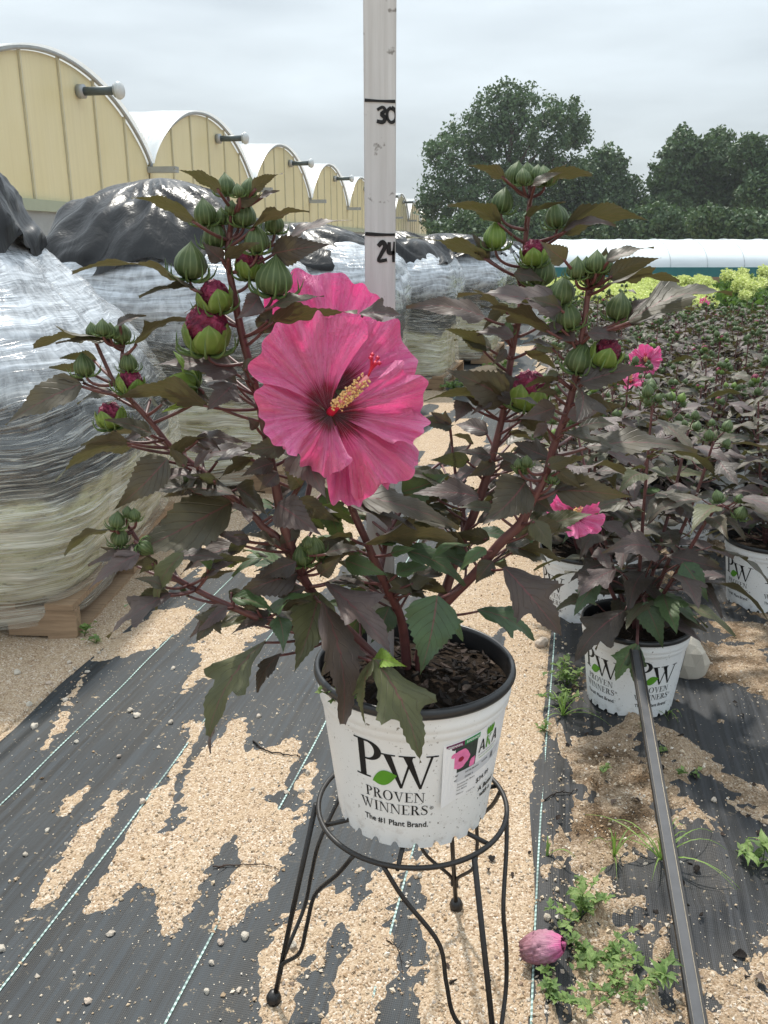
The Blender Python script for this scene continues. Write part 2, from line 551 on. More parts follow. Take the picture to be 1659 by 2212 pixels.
def make_sand():
    def body(name, extra):
        t = NT(name)
        p = t.pos
        cell = t.vor(p, 300, 'F1', 'Color')
        cd = t.vor(p, 300)
        r, g, b = t.sep(cell)
        big = t.noise(p, 5, 5, 0.6)
        mid = t.noise(p, 34, 4, 0.65)
        c = t.ramp(r, [(0.0, (0.27, 0.185, 0.12)), (0.35, (0.40, 0.295, 0.20)), (0.7, (0.49, 0.38, 0.275)), (0.92, (0.60, 0.51, 0.41)), (1.0, (0.70, 0.65, 0.58))])
        c = t.mix(t.rng(g, 0.86, 0.9, 0, 0.75), c, (0.16, 0.085, 0.035))
        c = t.mix(t.rng(mid, 0.42, 0.66, 0, 0.55), c, (0.47, 0.355, 0.235))
        c = t.mix(t.rng(big, 0.35, 0.7, 0.0, 0.22), c, (0.33, 0.23, 0.14))
        if extra:
            at = t.n('ShaderNodeAttribute', attribute_name='dirt')
            f = t.math('MULTIPLY', at.outputs['Fac'], t.rng(t.noise(p, 12, 5, 0.7), 0.36, 0.58, 0.15, 1.0))
            c = t.mix(f, c, t.mix(t.rng(r, 0, 1), (0.035, 0.022, 0.012), (0.17, 0.105, 0.055)))
        h = t.math('SUBTRACT', 1.0, cd)
        nm = t.bump(h, 0.8, 0.003)
        nm = t.bump(mid, 0.5, 0.006, nm)
        M[name] = t.done(t.pbsdf(c, 0.85, 0.25, nm))
    body('sand', False)
    body('sand_drift', True)
    t = NT('pebble')
    r = t.noise(t.pos, 41, 0)
    w = t.n('ShaderNodeTexWhiteNoise'); t.l(t.n('ShaderNodeAttribute', attribute_name='pid').outputs['Vector'], w.inputs['Vector'])
    c = t.ramp(w.outputs['Value'], [(0, (0.28, 0.17, 0.085)), (0.25, (0.40, 0.29, 0.18)), (0.6, (0.56, 0.45, 0.32)), (0.85, (0.70, 0.66, 0.60)), (1.0, (0.20, 0.12, 0.08))])
    M['pebble'] = t.done(t.pbsdf(c, 0.7, 0.3))
    t = NT('stone')
    n = t.noise(t.obj, 90, 4, 0.6)
    c = t.mix(n, t.ramp(t.objrand(), [(0, (0.34, 0.25, 0.17)), (0.5, (0.50, 0.44, 0.36)), (1, (0.40, 0.23, 0.14))]), (0.60, 0.56, 0.49))
    M['stone'] = t.done(t.pbsdf(c, 0.75, 0.3, t.bump(n, 0.5, 0.004)))
make_sand()

PATH_A = math.atan2(410.5, 1939)      # the aisle runs this far to the right of +Y

def make_fabric(name, dust_amt, base):
    t = NT(name)
    p = t.map(t.pos, (1, 1, 1), (0, 0, PATH_A))          # x across the aisle, y along it
    x, y, z = t.sep(p)
    rib = t.math('SINE', t.math('MULTIPLY', y, 2 * math.pi / 0.0042))
    rib2 = t.math('SINE', t.math('MULTIPLY', x, 2 * math.pi / 0.0034))
    streak = t.noise(t.map(p, (55, 1.1, 1)), 1.4, 5, 0.62)
    band = t.noise(t.map(p, (10, 0.35, 1)), 1.2, 3, 0.5)
    dust = t.noise(p, 60, 5, 0.7)
    patch = t.noise(p, 3.5, 4, 0.6)
    spk = t.vor(p, 130)
    c = t.mix(t.rng(streak, 0.42, 0.62), tuple(q * 0.45 for q in base), tuple(q * 2.6 for q in base))
    c = t.mix(t.rng(band, 0.42, 0.6, 0, 0.38), c, tuple(q * 2.3 for q in base))
    c = t.mix(t.rng(rib, -1, 1, 0, 0.28), c, tuple(q * 0.5 for q in base))
    film = t.math('MULTIPLY', t.rng(patch, 0.38, 0.72), dust_amt)
    c = t.mix(film, c, (0.30, 0.25, 0.19))
    grit = t.math('MULTIPLY', t.rng(dust, 0.62, 0.67), t.rng(patch, 0.36, 0.62))
    c = t.mix(t.math('MULTIPLY', grit, 0.9), c, (0.42, 0.32, 0.20))
    sp2 = t.math('MULTIPLY', t.math('LESS_THAN', spk, 0.13), t.math('GREATER_THAN', t.sep(t.vor(p, 130, 'F1', 'Color'))[0], 0.80))
    c = t.mix(sp2, c, (0.60, 0.53, 0.42))
    h = t.math('ADD', t.math('MULTIPLY', rib, 0.5), t.math('MULTIPLY', rib2, 0.3))
    h = t.math('ADD', h, t.math('MULTIPLY', streak, 1.5))
    nm = t.bump(h, 0.35, 0.001)
    M[name] = t.done(t.pbsdf(c, t.rng(streak, 0.3, 0.7, 0.48, 0.66), 0.32, nm))
make_fabric('fabric', 0.04, (0.015, 0.0185, 0.022))
make_fabric('fabric_black', 0.05, (0.016, 0.017, 0.019))

def make_thread():
    t = NT('thread')
    u, v, _ = t.sep(t.uv)
    d = t.math('SINE', t.math('MULTIPLY', u, 2 * math.pi / 0.011))
    wear = t.noise(t.pos, 9, 3)
    c = t.mix(t.math('GREATER_THAN', d, -0.1), (0.16, 0.24, 0.22), (0.42, 0.55, 0.52))
    c = t.mix(t.rng(wear, 0.45, 0.7, 0, 0.8), c, (0.08, 0.11, 0.105))
    M['thread'] = t.done(t.pbsdf(c, 0.6, 0.3))
make_thread()

def make_film():
    # stretched film: milky, streaked and see-through in places
    t = NT('stretch_film')
    u, v, _ = t.sep(t.uv)           # u around (metres), v up (metres)
    cb = t.n('ShaderNodeCombineXYZ'); t.l(u, cb.inputs[0])
    t.l(t.math('ADD', t.math('MULTIPLY', v, 11.0), t.math('MULTIPLY', t.noise(t.obj, 1.6, 2), 2.2)), cb.inputs[1])
    st = t.noise(t.map(cb.outputs[0], (1.1, 1.7, 1)), 2.2, 3, 0.5, 0.5)
    ln = t.math('ABSOLUTE', t.math('SUBTRACT', t.noise(t.map(cb.outputs[0], (0.7, 2.1, 1)), 2.6, 2, 0.5, 0.3), 0.5))
    ln = t.rng(ln, 0.0, 0.030, 0.40, 0.0)
    fine = t.noise(t.map(cb.outputs[0], (3, 5, 1)), 3, 2, 0.5)
    cross = t.noise(t.map(cb.outputs[0], (14, 0.8, 1)), 2, 4, 0.6, 0.4)
    vz = t.math('ADD', v, t.math('MULTIPLY', t.math('SUBTRACT', t.noise(t.obj, 1.3, 3), 0.5), 0.45))
    up = t.rng(vz, 0.62, 0.86)
    milk = t.math('ADD', t.rng(st, 0.42, 0.64, 0.10, 0.50), t.math('MULTIPLY', up, 0.42), None, True)
    milk = t.math('MULTIPLY', milk, t.math('SUBTRACT', 1.0, t.math('MULTIPLY', t.math('MULTIPLY', t.rng(vz, 0.50, 0.56), t.rng(vz, 0.74, 0.86, 1.0, 0.0)), 0.80)))
    milk = t.math('ADD', milk, t.rng(fine, 0.55, 0.68, 0.0, 0.25), None, True)
    milk = t.math('ADD', milk, t.math('MULTIPLY', t.rng(cross, 0.40, 0.62, -0.14, 0.16), up), None, True)
    milk = t.math('ADD', milk, t.math('MULTIPLY', ln, t.rng(up, 0, 1, 1.0, 0.35)), None, True)
    nm = t.bump(t.math('ADD', t.math('ADD', st, t.math('MULTIPLY', ln, 0.5)), t.math('MULTIPLY', cross, 0.35)), 0.5, 0.012)
    white = t.pbsdf(t.mix(up, (0.74, 0.74, 0.66), (0.60, 0.64, 0.69)), 0.2, 0.8, nm)
    gl = t.n('ShaderNodeBsdfGlossy'); gl.inputs['Roughness'].default_value = 0.12; t.l(nm, gl.inputs['Normal'])
    tp = t.n('ShaderNodeBsdfTransparent')
    clear = t.mixsh(0.10, tp.outputs[0], gl.outputs[0])
    M['stretch_film'] = t.done(t.mixsh(milk, clear, white))
    # what is stacked under the film
    t = NT('baled_load')
    u, v, _ = t.sep(t.uv)
    cb = t.n('ShaderNodeCombineXYZ'); t.l(u, cb.inputs[0]); t.l(t.math('MULTIPLY', v, 3.2), cb.inputs[1])
    n1 = t.noise(cb.outputs[0], 7, 5, 0.65, 0.2)
    n2 = t.noise(cb.outputs[0], 22, 4, 0.7)
    c = t.ramp(n1, [(0.3, (0.20, 0.16, 0.08)), (0.45, (0.40, 0.37, 0.20)), (0.55, (0.50, 0.49, 0.28)), (0.7, (0.66, 0.63, 0.45))])
    c = t.mix(t.rng(n2, 0.55, 0.68, 0, 0.8), c, (0.06, 0.05, 0.025))
    strap = t.math('LESS_THAN', t.math('ABSOLUTE', t.math('SUBTRACT', t.math('FRACT', t.math('MULTIPLY', u, 1.55)), 0.5)), 0.055)
    c = t.mix(t.math('MULTIPLY', strap, 0.85), c, (0.62, 0.58, 0.42))
    edge = t.math('ADD', v, t.math('MULTIPLY', t.math('SUBTRACT', t.noise(t.map(cb.outputs[0], (1, 0, 1)), 2.2, 3), 0.5), 0.30))
    dark = t.rng(edge, 0.47, 0.50)
    c = t.mix(dark, c, t.mix(t.rng(n1, 0.3, 0.7), (0.012, 0.013, 0.015), (0.05, 0.055, 0.06)))
    M['baled_load'] = t.done(t.pbsdf(c, 0.7, 0.3, t.bump(n1, 0.8, 0.02)))
    t = NT('black_plastic')
    n1 = t.noise(t.map(t.obj, (1, 1, 0.35)), 6, 5, 0.55, 1.6)
    n2 = t.noise(t.map(t.obj, (1, 1, 0.3)), 22, 4, 0.6, 1.2)
    c = t.mix(n1, (0.004, 0.004, 0.005), (0.010, 0.010, 0.012))
    nm = t.bump(t.math('ADD', t.math('ADD', n1, t.math('MULTIPLY', n2, 0.25)), t.math('MULTIPLY', t.vor(t.map(t.obj, (1, 1, 0.5)), 8), 0.15)), 0.28, 0.04)
    M['black_plastic'] = t.done(t.pbsdf(c, 0.30, 0.36, nm))
make_film()

def make_house():
    t = NT('yellow_sheet')
    p = t.obj
    n = t.noise(t.map(p, (0.6, 0.6, 0.25)), 1.5, 4, 0.6)
    rib = t.noise(t.map(p, (8, 8, 0.05)), 3, 2)
    c = t.mix(t.rng(n, 0.3, 0.7), (0.64, 0.57, 0.33), (0.71, 0.65, 0.43))
    c = t.mix(t.rng(rib, 0.4, 0.6, 0, 0.15), c, (0.50, 0.44, 0.26))
    M['yellow_sheet'] = t.done(t.pbsdf(c, 0.4, 0.4))
    t = NT('roof_film')
    n = t.noise(t.map(t.obj, (0.3, 2, 0.3)), 1.8, 5, 0.65, 0.5)
    c = t.mix(t.rng(n, 0.3, 0.7), (0.52, 0.56, 0.58), (0.76, 0.79, 0.81))
    tr = t.transl((0.8, 0.84, 0.86))
    M['roof_film'] = t.done(t.mixsh(0.3, t.pbsdf(c, 0.3, 0.5, t.bump(n, 0.4, 0.08)), tr))
    simple('rail_yellow', (0.53, 0.46, 0.24), 0.6, 0.3, 0, 0.2, 5)
    simple('mullion_pale', (0.55, 0.52, 0.38), 0.5, 0.3, 0, 0.15, 5)
    simple('tunnel_hoop', (0.50, 0.54, 0.56), 0.5, 0.3, 0, 0.1, 5)
    simple('galvanised', (0.34, 0.36, 0.37), 0.5, 0.4, 0.4, 0.2, 5)
    simple('pipe_grey', (0.07, 0.09, 0.09), 0.45, 0.4, 0.2, 0.2, 5)
    simple('sill_green', (0.34, 0.38, 0.29), 0.6, 0.3, 0, 0.15, 3)
    simple('teal_skirt', (0.03, 0.17, 0.17), 0.5, 0.4, 0, 0.2, 3)
    t = NT('tunnel_film')
    n = t.noise(t.map(t.obj, (0.25, 1, 1)), 1.2, 4, 0.6)
    c = t.mix(t.rng(n, 0.3, 0.7), (0.58, 0.63, 0.65), (0.80, 0.83, 0.84))
    M['tunnel_film'] = t.done(t.pbsdf(c, 0.28, 0.5))
make_house()

def make_tree_mats():
    t = NT('tree_leaf')
    w = t.noise(t.pos, 0.55, 3, 0.6)
    r = t.n('ShaderNodeTexWhiteNoise'); t.l(t.n('ShaderNodeAttribute', attribute_name='pid').outputs['Vector'], r.inputs['Vector'])
    info = t.n('ShaderNodeObjectInfo')
    c = t.mix(t.rng(w, 0.3, 0.7), (0.046, 0.088, 0.040), (0.086, 0.148, 0.062))
    c = t.mix(t.rng(r.outputs['Value'], 0, 1, 0, 0.45), c, (0.075, 0.11, 0.05))
    c = t.mix(0.5, c, t.mix(1.0, c, info.outputs['Color'], 'MULTIPLY'))
    M['tree_leaf'] = t.done(t.mixsh(0.14, t.pbsdf(c, 0.55, 0.35), t.transl((0.09, 0.16, 0.04))))
    simple('tree_bark', (0.07, 0.055, 0.042), 0.9, 0.2, 0, 0.4, 3)
    t = NT('lime_leaf')
    w = t.n('ShaderNodeTexWhiteNoise'); t.l(t.n('ShaderNodeAttribute', attribute_name='pid').outputs['Vector'], w.inputs['Vector'])
    c = t.mix(w.outputs['Value'], (0.055, 0.11, 0.03), (0.14, 0.22, 0.06))
    M['shrub_leaf'] = t.done(t.mixsh(0.2, t.pbsdf(c, 0.5, 0.3), t.transl((0.2, 0.35, 0.06))))
    t = NT('pale_floret')
    w = t.n('ShaderNodeTexWhiteNoise'); t.l(t.n('ShaderNodeAttribute', attribute_name='pid').outputs['Vector'], w.inputs['Vector'])
    c = t.mix(w.outputs['Value'], (0.55, 0.62, 0.18), (0.85, 0.86, 0.45))
    M['pale_floret'] = t.done(t.mixsh(0.2, t.pbsdf(c, 0.6, 0.2), t.transl((0.6, 0.7, 0.3))))
make_tree_mats()

# ------------------------------------------------------------------ ground, fabric, drifted sand
AL = np.array([math.sin(PATH_A), math.cos(PATH_A)])      # along the aisle
AC = np.array([math.cos(PATH_A), -math.sin(PATH_A)])     # across it, to the right

def across(u, v):
    return float(np.dot(GP(u, v)[:2], AC))

mb = MB()
g = 220.0
mb.add([(-g, 60 - g, 0), (g, 60 - g, 0), (g, 60 + g, 0), (-g, 60 + g, 0)], [(0, 1, 2, 3)])
tag(mb.build('ground', M['sand'], smooth=False), 'pale tan gravelly sand ground reaching past the rows', 'ground', kind='structure')

X_LEFT = across(0, 1600)
X_RIGHT = across(1015, 1850)
X_BED = across(1152, 1900)
_f1 = wob(3, 2, 6, 1.6); _f2 = wob(5, 2, 6, 7.0)

def zfab(x, y):                   # fabric height over the ground
    P = np.stack([x, y], -1)
    a = P @ AC
    z = 0.006 + 0.0018 * _f1(P) + 0.0008 * _f2(P)
    z = z + 0.006 * np.exp(-((a - X_LEFT - 0.07) / 0.018) ** 2)
    return np.maximum(z, 0.003)

def zbed(x, y):
    P = np.stack([x, y], -1)
    a = P @ AC
    z = 0.009 + 0.004 * _f1(P * 1.7) + 0.002 * _f2(P)
    z = z + 0.016 * np.exp(-((a - X_BED - 0.035) / 0.028) ** 2)
    rid = np.abs(_f1(P * np.array([2.6, 1.1]) + 4))
    z = z + 0.020 * np.exp(-(rid / 0.16) ** 2) * (a > X_BED + 0.1)
    return np.maximum(z, 0.003)

def sheet(name, x0, x1, y0, y1, nx, ny, zf, mat, label, cat, edge_seed=None):
    xs = np.linspace(x0, x1, nx)
    ys = np.geomspace(y0, y1, ny)
    A_, B_ = np.meshgrid(ys, xs, indexing='ij')
    if edge_seed is not None:
        w = wob(edge_seed, 1, 5, 3.0)
        off = 0.010 * w(ys[:, None])
        A2 = B_.copy()
        A2[:, 0] += off
        A2[:, -1] += 0.012 * wob(edge_seed + 1, 1, 5, 2.5)(ys[:, None])
        B_ = A2
    W = B_[..., None] * AC + A_[..., None] * AL
    Z = zf(W[..., 0], W[..., 1])
    P = np.concatenate([W, Z[..., None]], -1)
    m = MB(); m.grid(P, 0, flip=True)
    o = m.build(name, mat)
    tag(o, label, cat, kind='structure')
    return o

fab = sheet('landscape_fabric', X_LEFT, X_RIGHT, 0.55, 40, 160, 260, zfab, M['fabric'], 'grey woven ground fabric laid along the aisle', 'ground fabric', 11)
bedf = sheet('bed_fabric', X_BED, X_BED + 9, 0.55, 16, 260, 220, zbed, M['fabric_black'], 'black crumpled ground fabric under the potted hibiscus bed', 'ground fabric', 15)

def thread(xa, y0, y1, zf, parent, w=0.0038, gaps=()):
    n = 220
    ys = np.geomspace(y0, y1, n)
    wv = 0.004 * wob(int(abs(xa) * 1000) + 2, 1, 4, 1.2)(ys[:, None])
    rows = []
    for d in (-w / 2, w / 2):
        W = (xa + wv + d)[:, None] * AC + ys[:, None] * AL
        rows.append(np.concatenate([W, (zf(W[:, 0], W[:, 1]) + 0.0018)[:, None]], -1))
    P = np.stack(rows, 1)
    uv = np.stack([np.repeat(ys[:, None], 2, 1), np.tile([0, 1], (n, 1))], -1)
    m = MB(); m.grid(P, 0, uv, flip=True)
    m.build('thread', M['thread'], parent)

for (u, v) in ((0, 1745), (0, 2141), (361, 2212), (799, 2212)):
    thread(across(u, v), 0.6, 30, zfab, fab)
thread(across(1168, 1900), 0.6, 8, zbed, bedf, 0.0035)

# outlines of the drifts, traced on the ground
def c1(*p):   # points read off the lower-left enlargement
    return [(x * 0.43, 1261.7 + y * 0.43) for x, y in p]
def c2(*p):   # points read off the lower-middle enlargement
    return [(493.7 + x * 0.43, 1590.8 + y * 0.43) for x, y in p]

DRIFTS = [
    c1((1240, 640), (1262, 690), (1200, 860), (1290, 850), (1370, 820), (1430, 775), (1530, 780), (1490, 880), (1420, 990), (1400, 1060), (1360, 1100), (1410, 1130), (1480, 1170), (1440, 1250), (1390, 1440), (1320, 1530), (1280, 1600), (1200, 1700), (1130, 1785), (1075, 1750), (1110, 1640), (1130, 1480), (1178, 1420), (1195, 1290), (1150, 1330), (1050, 1470), (960, 1640), (880, 1740), (835, 1770), (820, 1640), (770, 1570), (690, 1540), (600, 1650), (480, 1640), (550, 1490), (620, 1440), (580, 1400), (590, 1350), (620, 1290), (700, 1160), (760, 1040), (860, 1000), (890, 1060), (850, 1180), (830, 1240), (870, 1230), (900, 1100), (930, 1000), (960, 900), (1050, 830), (1080, 780), (1130, 700), (1200, 640)),
    c1((730, 990), (700, 1040), (640, 1180), (540, 1310), (400, 1470), (170, 1725), (135, 1705), (230, 1560), (330, 1430), (430, 1230), (480, 1140), (560, 1050), (640, 1020)),
    c1((960, 705), (830, 860), (750, 990), (700, 1010), (760, 910), (860, 790)),
    c1((1010, 720), (940, 900), (880, 990), (800, 1010), (900, 880), (940, 810), (970, 740)),
    c1((465, 1035), (430, 1090), (330, 1180), (310, 1165), (380, 1090)),
    c1((1050, 860), (1000, 960), (960, 1050), (930, 1020), (990, 900)),
    # upper aisle
    [(415, 1408), (440, 1360), (500, 1312), (560, 1285), (600, 1300), (590, 1345), (545, 1390), (512, 1420), (482, 1452), (466, 1482), (430, 1462), (385, 1512), (375, 1503), (405, 1470), (432, 1440), (425, 1420)],
    [(100, 1620), (200, 1430), (240, 1432), (300, 1412), (345, 1397), (408, 1357), (430, 1325), (400, 1310), (330, 1322), (200, 1420)],
    [(500, 1180), (560, 1150), (640, 1120), (660, 1170), (600, 1240), (560, 1262), (520, 1240), (470, 1250), (420, 1250), (440, 1215)],
    [(640, 1100), (700, 1010), (780, 950), (820, 1000), (800, 1100), (760, 1200), (700, 1280), (640, 1300), (660, 1180)],
    # under the stand
    c2((420, 800), (510, 780), (500, 900), (430, 1000), (350, 1150), (330, 1340), (270, 1560), (120, 1560), (170, 1300), (220, 1050), (320, 900)),
    c2((700, 600), (660, 700), (640, 790), (560, 880), (500, 1080), (420, 1240), (400, 1240), (470, 1060), (540, 860), (610, 770)),
    c2((700, 690), (880, 625), (880, 760), (830, 960), (790, 1150), (740, 1300), (700, 1560), (430, 1560), (520, 1200), (580, 1000), (640, 850)),
    c2((1030, 560), (975, 780), (930, 930), (960, 1000), (965, 1170), (920, 1450), (900, 1640), (1600, 1640), (1560, 800), (1540, 300), (1500, -200), (1250, -200), (1100, 300)),
    c2((0, 620), (0, 300), (120, 330), (240, 330), (330, 420), (300, 480), (230, 640), (120, 720)),
    [(690, 1660), (660, 1720), (640, 1690), (670, 1640)],
    # aisle behind the pot
    [(1100, 1350), (1170, 1340), (1185, 1200), (1195, 1050), (1206, 900), (1190, 800), (1160, 780), (1110, 900), (1060, 1050), (1000, 1130), (950, 1180), (900, 1260), (960, 1340), (1040, 1420)],
    [(930, 930), (1010, 900), (1060, 920), (1050, 960), (980, 985), (930, 960)],
    [(960, 1010), (1050, 1000), (1040, 1060), (960, 1080), (900, 1050)],
    [(1010, 800), (1080, 780), (1100, 820), (1060, 860), (1000, 850)],
]
BED_SAND = [
    [(1195, 1640), (1300, 1600), (1380, 1640), (1420, 1720), (1440, 1800), (1390, 1870), (1300, 1900), (1240, 1890), (1200, 1800)],
    [(1195, 1960), (1280, 1890), (1330, 2000), (1400, 2080), (1440, 2140), (1460, 2212), (1480, 2330), (1170, 2330)],
    [(1300, 1560), (1390, 1555), (1360, 1680), (1320, 1660)],
    [(1190, 1400), (1250, 1480), (1240, 1600), (1195, 1630)],
    [(1470, 1390), (1659, 1400), (1720, 1520), (1560, 1480), (1480, 1440)],
    [(1560, 2080), (1680, 2060), (1720, 2300), (1500, 2300)],
]

def sdf(P, poly):                 # signed distance, positive inside
    q = np.array([GP(u, v)[:2] for u, v in poly])
    d2 = np.full(len(P), 1e9)
    ins = np.zeros(len(P), bool)
    for i in range(len(q)):
        a, b = q[i], q[(i + 1) % len(q)]
        e = b - a
        w = P - a
        t = np.clip((w @ e) / max(e @ e, 1e-12), 0, 1)
        r = w - t[:, None] * e
        d2 = np.minimum(d2, (r * r).sum(1))
        c = (a[1] > P[:, 1]) != (b[1] > P[:, 1])
        with np.errstate(divide='ignore', invalid='ignore'):
            xi = (b[0] - a[0]) * (P[:, 1] - a[1]) / (b[1] - a[1]) + a[0]
        ins ^= c & (P[:, 0] < xi)
    d = np.sqrt(d2)
    return np.where(ins, d, -d)

_n1 = wob(21, 2, 7, 2.6); _n2 = wob(22, 2, 8, 8.0); _n3 = wob(23, 2, 9, 30.0); _n4 = wob(24, 2, 9, 75.0)

def sand_field(P):
    """height of the sand above the fabric under it, the fabric height and how dirty it is"""
    a = P @ AC
    y = P @ AL
    s = np.full(len(P), -9.0)
    for poly in DRIFTS:
        s = np.maximum(s, sdf(P, poly))
    far = np.clip((P[:, 1] - 3.2) / 1.5, 0, 1)           # farther off: loose drifts everywhere
    Q = np.stack([a * 2.2, y * 0.55], -1)
    s = np.where(far > 0, np.maximum(s, (_n1(Q) - 0.1) * 0.05 * far - (1 - far)), s)
    fing = _n3(np.stack([a * 1.15, y * 0.10], -1)) * 0.6 + _n2(np.stack([a * 1.6, y * 0.30], -1)) * 0.5
    s = s + 0.006 * _n3(P) + 0.0045 * _n4(P) + 0.004 * _n2(P) + 0.017 * fing
    h = np.where(s > 0, np.minimum(s * 0.16, 0.0055 + 0.0018 * _n2(P)), s * 0.3)
    h = h + 0.0007 * _n4(P)
    zf = zfab(P[:, 0], P[:, 1])
    out = (a < X_LEFT - 0.01) | ((a > X_RIGHT - 0.005) & (a < X_BED + 0.004))
    h = np.where(out, 0.004 + 0.003 * _n2(P) + 0.001 * _n4(P), h)
    dirt = np.zeros(len(P))
    bed = a >= X_BED + 0.004
    sb = np.full(len(P), -9.0)
    for poly in BED_SAND:
        sb = np.maximum(sb, sdf(P, poly))
    nb = (_n1(P * 0.9) * 0.6 + _n2(P * 0.8) * 0.55 + 0.25 * _n3(P) - 0.55) * 0.05
    sb = np.maximum(sb, nb) + 0.010 * _n3(P) + 0.006 * _n4(P) + 0.02 * _n2(P)
    hb = np.where(sb > 0, np.minimum(sb * 0.2, 0.007 + 0.003 * _n2(P)), sb * 0.3) + 0.001 * _n4(P)
    hb = np.where(a < X_BED + 0.075, np.minimum(hb, -0.004 + 0.004 * _n2(P)), hb)
    h = np.where(bed, hb, h)
    zf = np.where(bed, zbed(P[:, 0], P[:, 1]), zf)
    dd = np.clip(sdf(P, [(1195, 1640), (1340, 1600), (1430, 1700), (1440, 1830), (1330, 1880), (1210, 1830)]) / 0.06 + 0.4, 0, 1)
    dirt = np.where(bed, np.maximum(np.maximum(dd, 0.62), np.clip((P[:, 1] - 1.75) / 0.5, 0, 0.9)), 0.0)
    dirt = np.where(bed & (P[:, 1] < 1.4), np.minimum(dirt, 0.35), dirt)
    return h, zf, dirt

def drift_grid(x0, x1, y0, y1, st):
    xs = np.arange(x0, x1 + st / 2, st); ys = np.arange(y0, y1 + st / 2, st)
    Yg, Xg = np.meshgrid(ys, xs, indexing='ij')
    jx = nrng.uniform(-0.28, 0.28, Xg.shape) * st; jy = nrng.uniform(-0.28, 0.28, Xg.shape) * st
    jx[:, [0, -1]] = 0; jx[[0, -1]] = 0; jy[:, [0, -1]] = 0; jy[[0, -1]] = 0
    P = np.stack([Xg + jx, Yg + jy], -1).reshape(-1, 2)
    h, zf, dirt = sand_field(P)
    V = np.concatenate([P, (zf + h)[:, None]], 1)
    a, b = Xg.shape
    idx = np.arange(a * b).reshape(a, b)
    q = np.stack([idx[:-1, :-1], idx[:-1, 1:], idx[1:, 1:], idx[1:, :-1]], -1).reshape(-1, 4)
    keep = h[q].max(1) > -0.003
    q = q[keep]
    used = np.zeros(a * b, bool); used[q.ravel()] = True
    mp = np.cumsum(used) - 1
    return V[used], mp[q], dirt[used]

Vs, Fs, Ds, nv = [], [], [], 0
for args in ((-1.7, 1.9, 0.86, 2.46, 0.009), (-2.6, 3.4, 2.46, 4.7, 0.022), (-3.2, 6.2, 4.7, 11.5, 0.06)):
    V, F, D = drift_grid(*args)
    Vs.append(V); Fs.append(F + nv); Ds.append(D); nv += len(V)
me = bpy.data.meshes.new('sand_drift')
me.from_pydata(np.concatenate(Vs).tolist(), [], np.concatenate(Fs).tolist())
me.materials.append(M['sand_drift'])
me.polygons.foreach_set('use_smooth', np.ones(len(me.polygons), bool))
at = me.attributes.new('dirt', 'FLOAT', 'POINT')
at.data.foreach_set('value', np.concatenate(Ds).astype(np.float32))
tag(link('sand_drift', me), 'coarse tan sand drifted over the ground fabric in streaks', 'sand', kind='structure')

def set_pid(me, ids):
    at = me.attributes.new('pid', 'FLOAT_VECTOR', 'POINT')
    g_ = np.random.default_rng(1)
    tab = g_.uniform(0, 100, (int(ids.max()) + 1, 3)).astype(np.float32)
    at.data.foreach_set('vector', tab[ids].ravel())

OCT = np.array([[1, 0, 0], [-1, 0, 0], [0, 1, 0], [0, -1, 0], [0, 0, 1], [0, 0, -1]], float)
OCF = np.array([[0, 2, 4], [2, 1, 4], [1, 3, 4], [3, 0, 4], [2, 0, 5], [1, 2, 5], [3, 1, 5], [0, 3, 5]])

def rand_rot(n, g_):
    q = g_.normal(size=(n, 4)); q /= np.linalg.norm(q, axis=1, keepdims=True)
    w, x, y, z = q.T
    return np.stack([np.stack([1 - 2 * (y * y + z * z), 2 * (x * y - z * w), 2 * (x * z + y * w)], -1),
                     np.stack([2 * (x * y + z * w), 1 - 2 * (x * x + z * z), 2 * (y * z - x * w)], -1),
                     np.stack([2 * (x * z - y * w), 2 * (y * z + x * w), 1 - 2 * (x * x + y * y)], -1)], 1)

def pebbles(n):
    # more of them close by
    P = []
    while len(P) < n:
        y = 0.95 + 3.4 * nrng.random(4000) ** 1.9
        x = nrng.uniform(-0.62, 0.62, 4000) * y * 0.95
        Q = np.stack([x, y], -1)
        h, zf, _ = sand_field(Q)
        pr = np.where(h > 0.001, 1.0, np.where(h > -0.005, 0.75, 0.09))
        k = nrng.random(4000) < pr
        for q, z in zip(Q[k], (zf + np.maximum(h, 0))[k]):
            P.append((q[0], q[1], z))
    P = np.array(P[:n])
    sz = 0.0016 + 0.0036 * nrng.random(n) ** 3.0
    sc = sz[:, None, None] * nrng.uniform(0.6, 1.3, (n, 1, 3)) * nrng.uniform(0.8, 1.2, (n, 6, 1))
    V = np.einsum('nij,nkj->nki', rand_rot(n, nrng), OCT[None] * sc) + P[:, None] + np.array([0, 0, 0.0010])
    F = (OCF[None] + 6 * np.arange(n)[:, None, None]).reshape(-1, 3)
    me = bpy.data.meshes.new('gravel')
    me.from_pydata(V.reshape(-1, 3).tolist(), [], F.tolist())
    me.materials.append(M['pebble'])
    set_pid(me, np.repeat(np.arange(n), 6))
    tag(link('gravel', me), 'fine pale gravel grains strewn over sand and fabric', 'gravel', kind='stuff')
pebbles(14000)

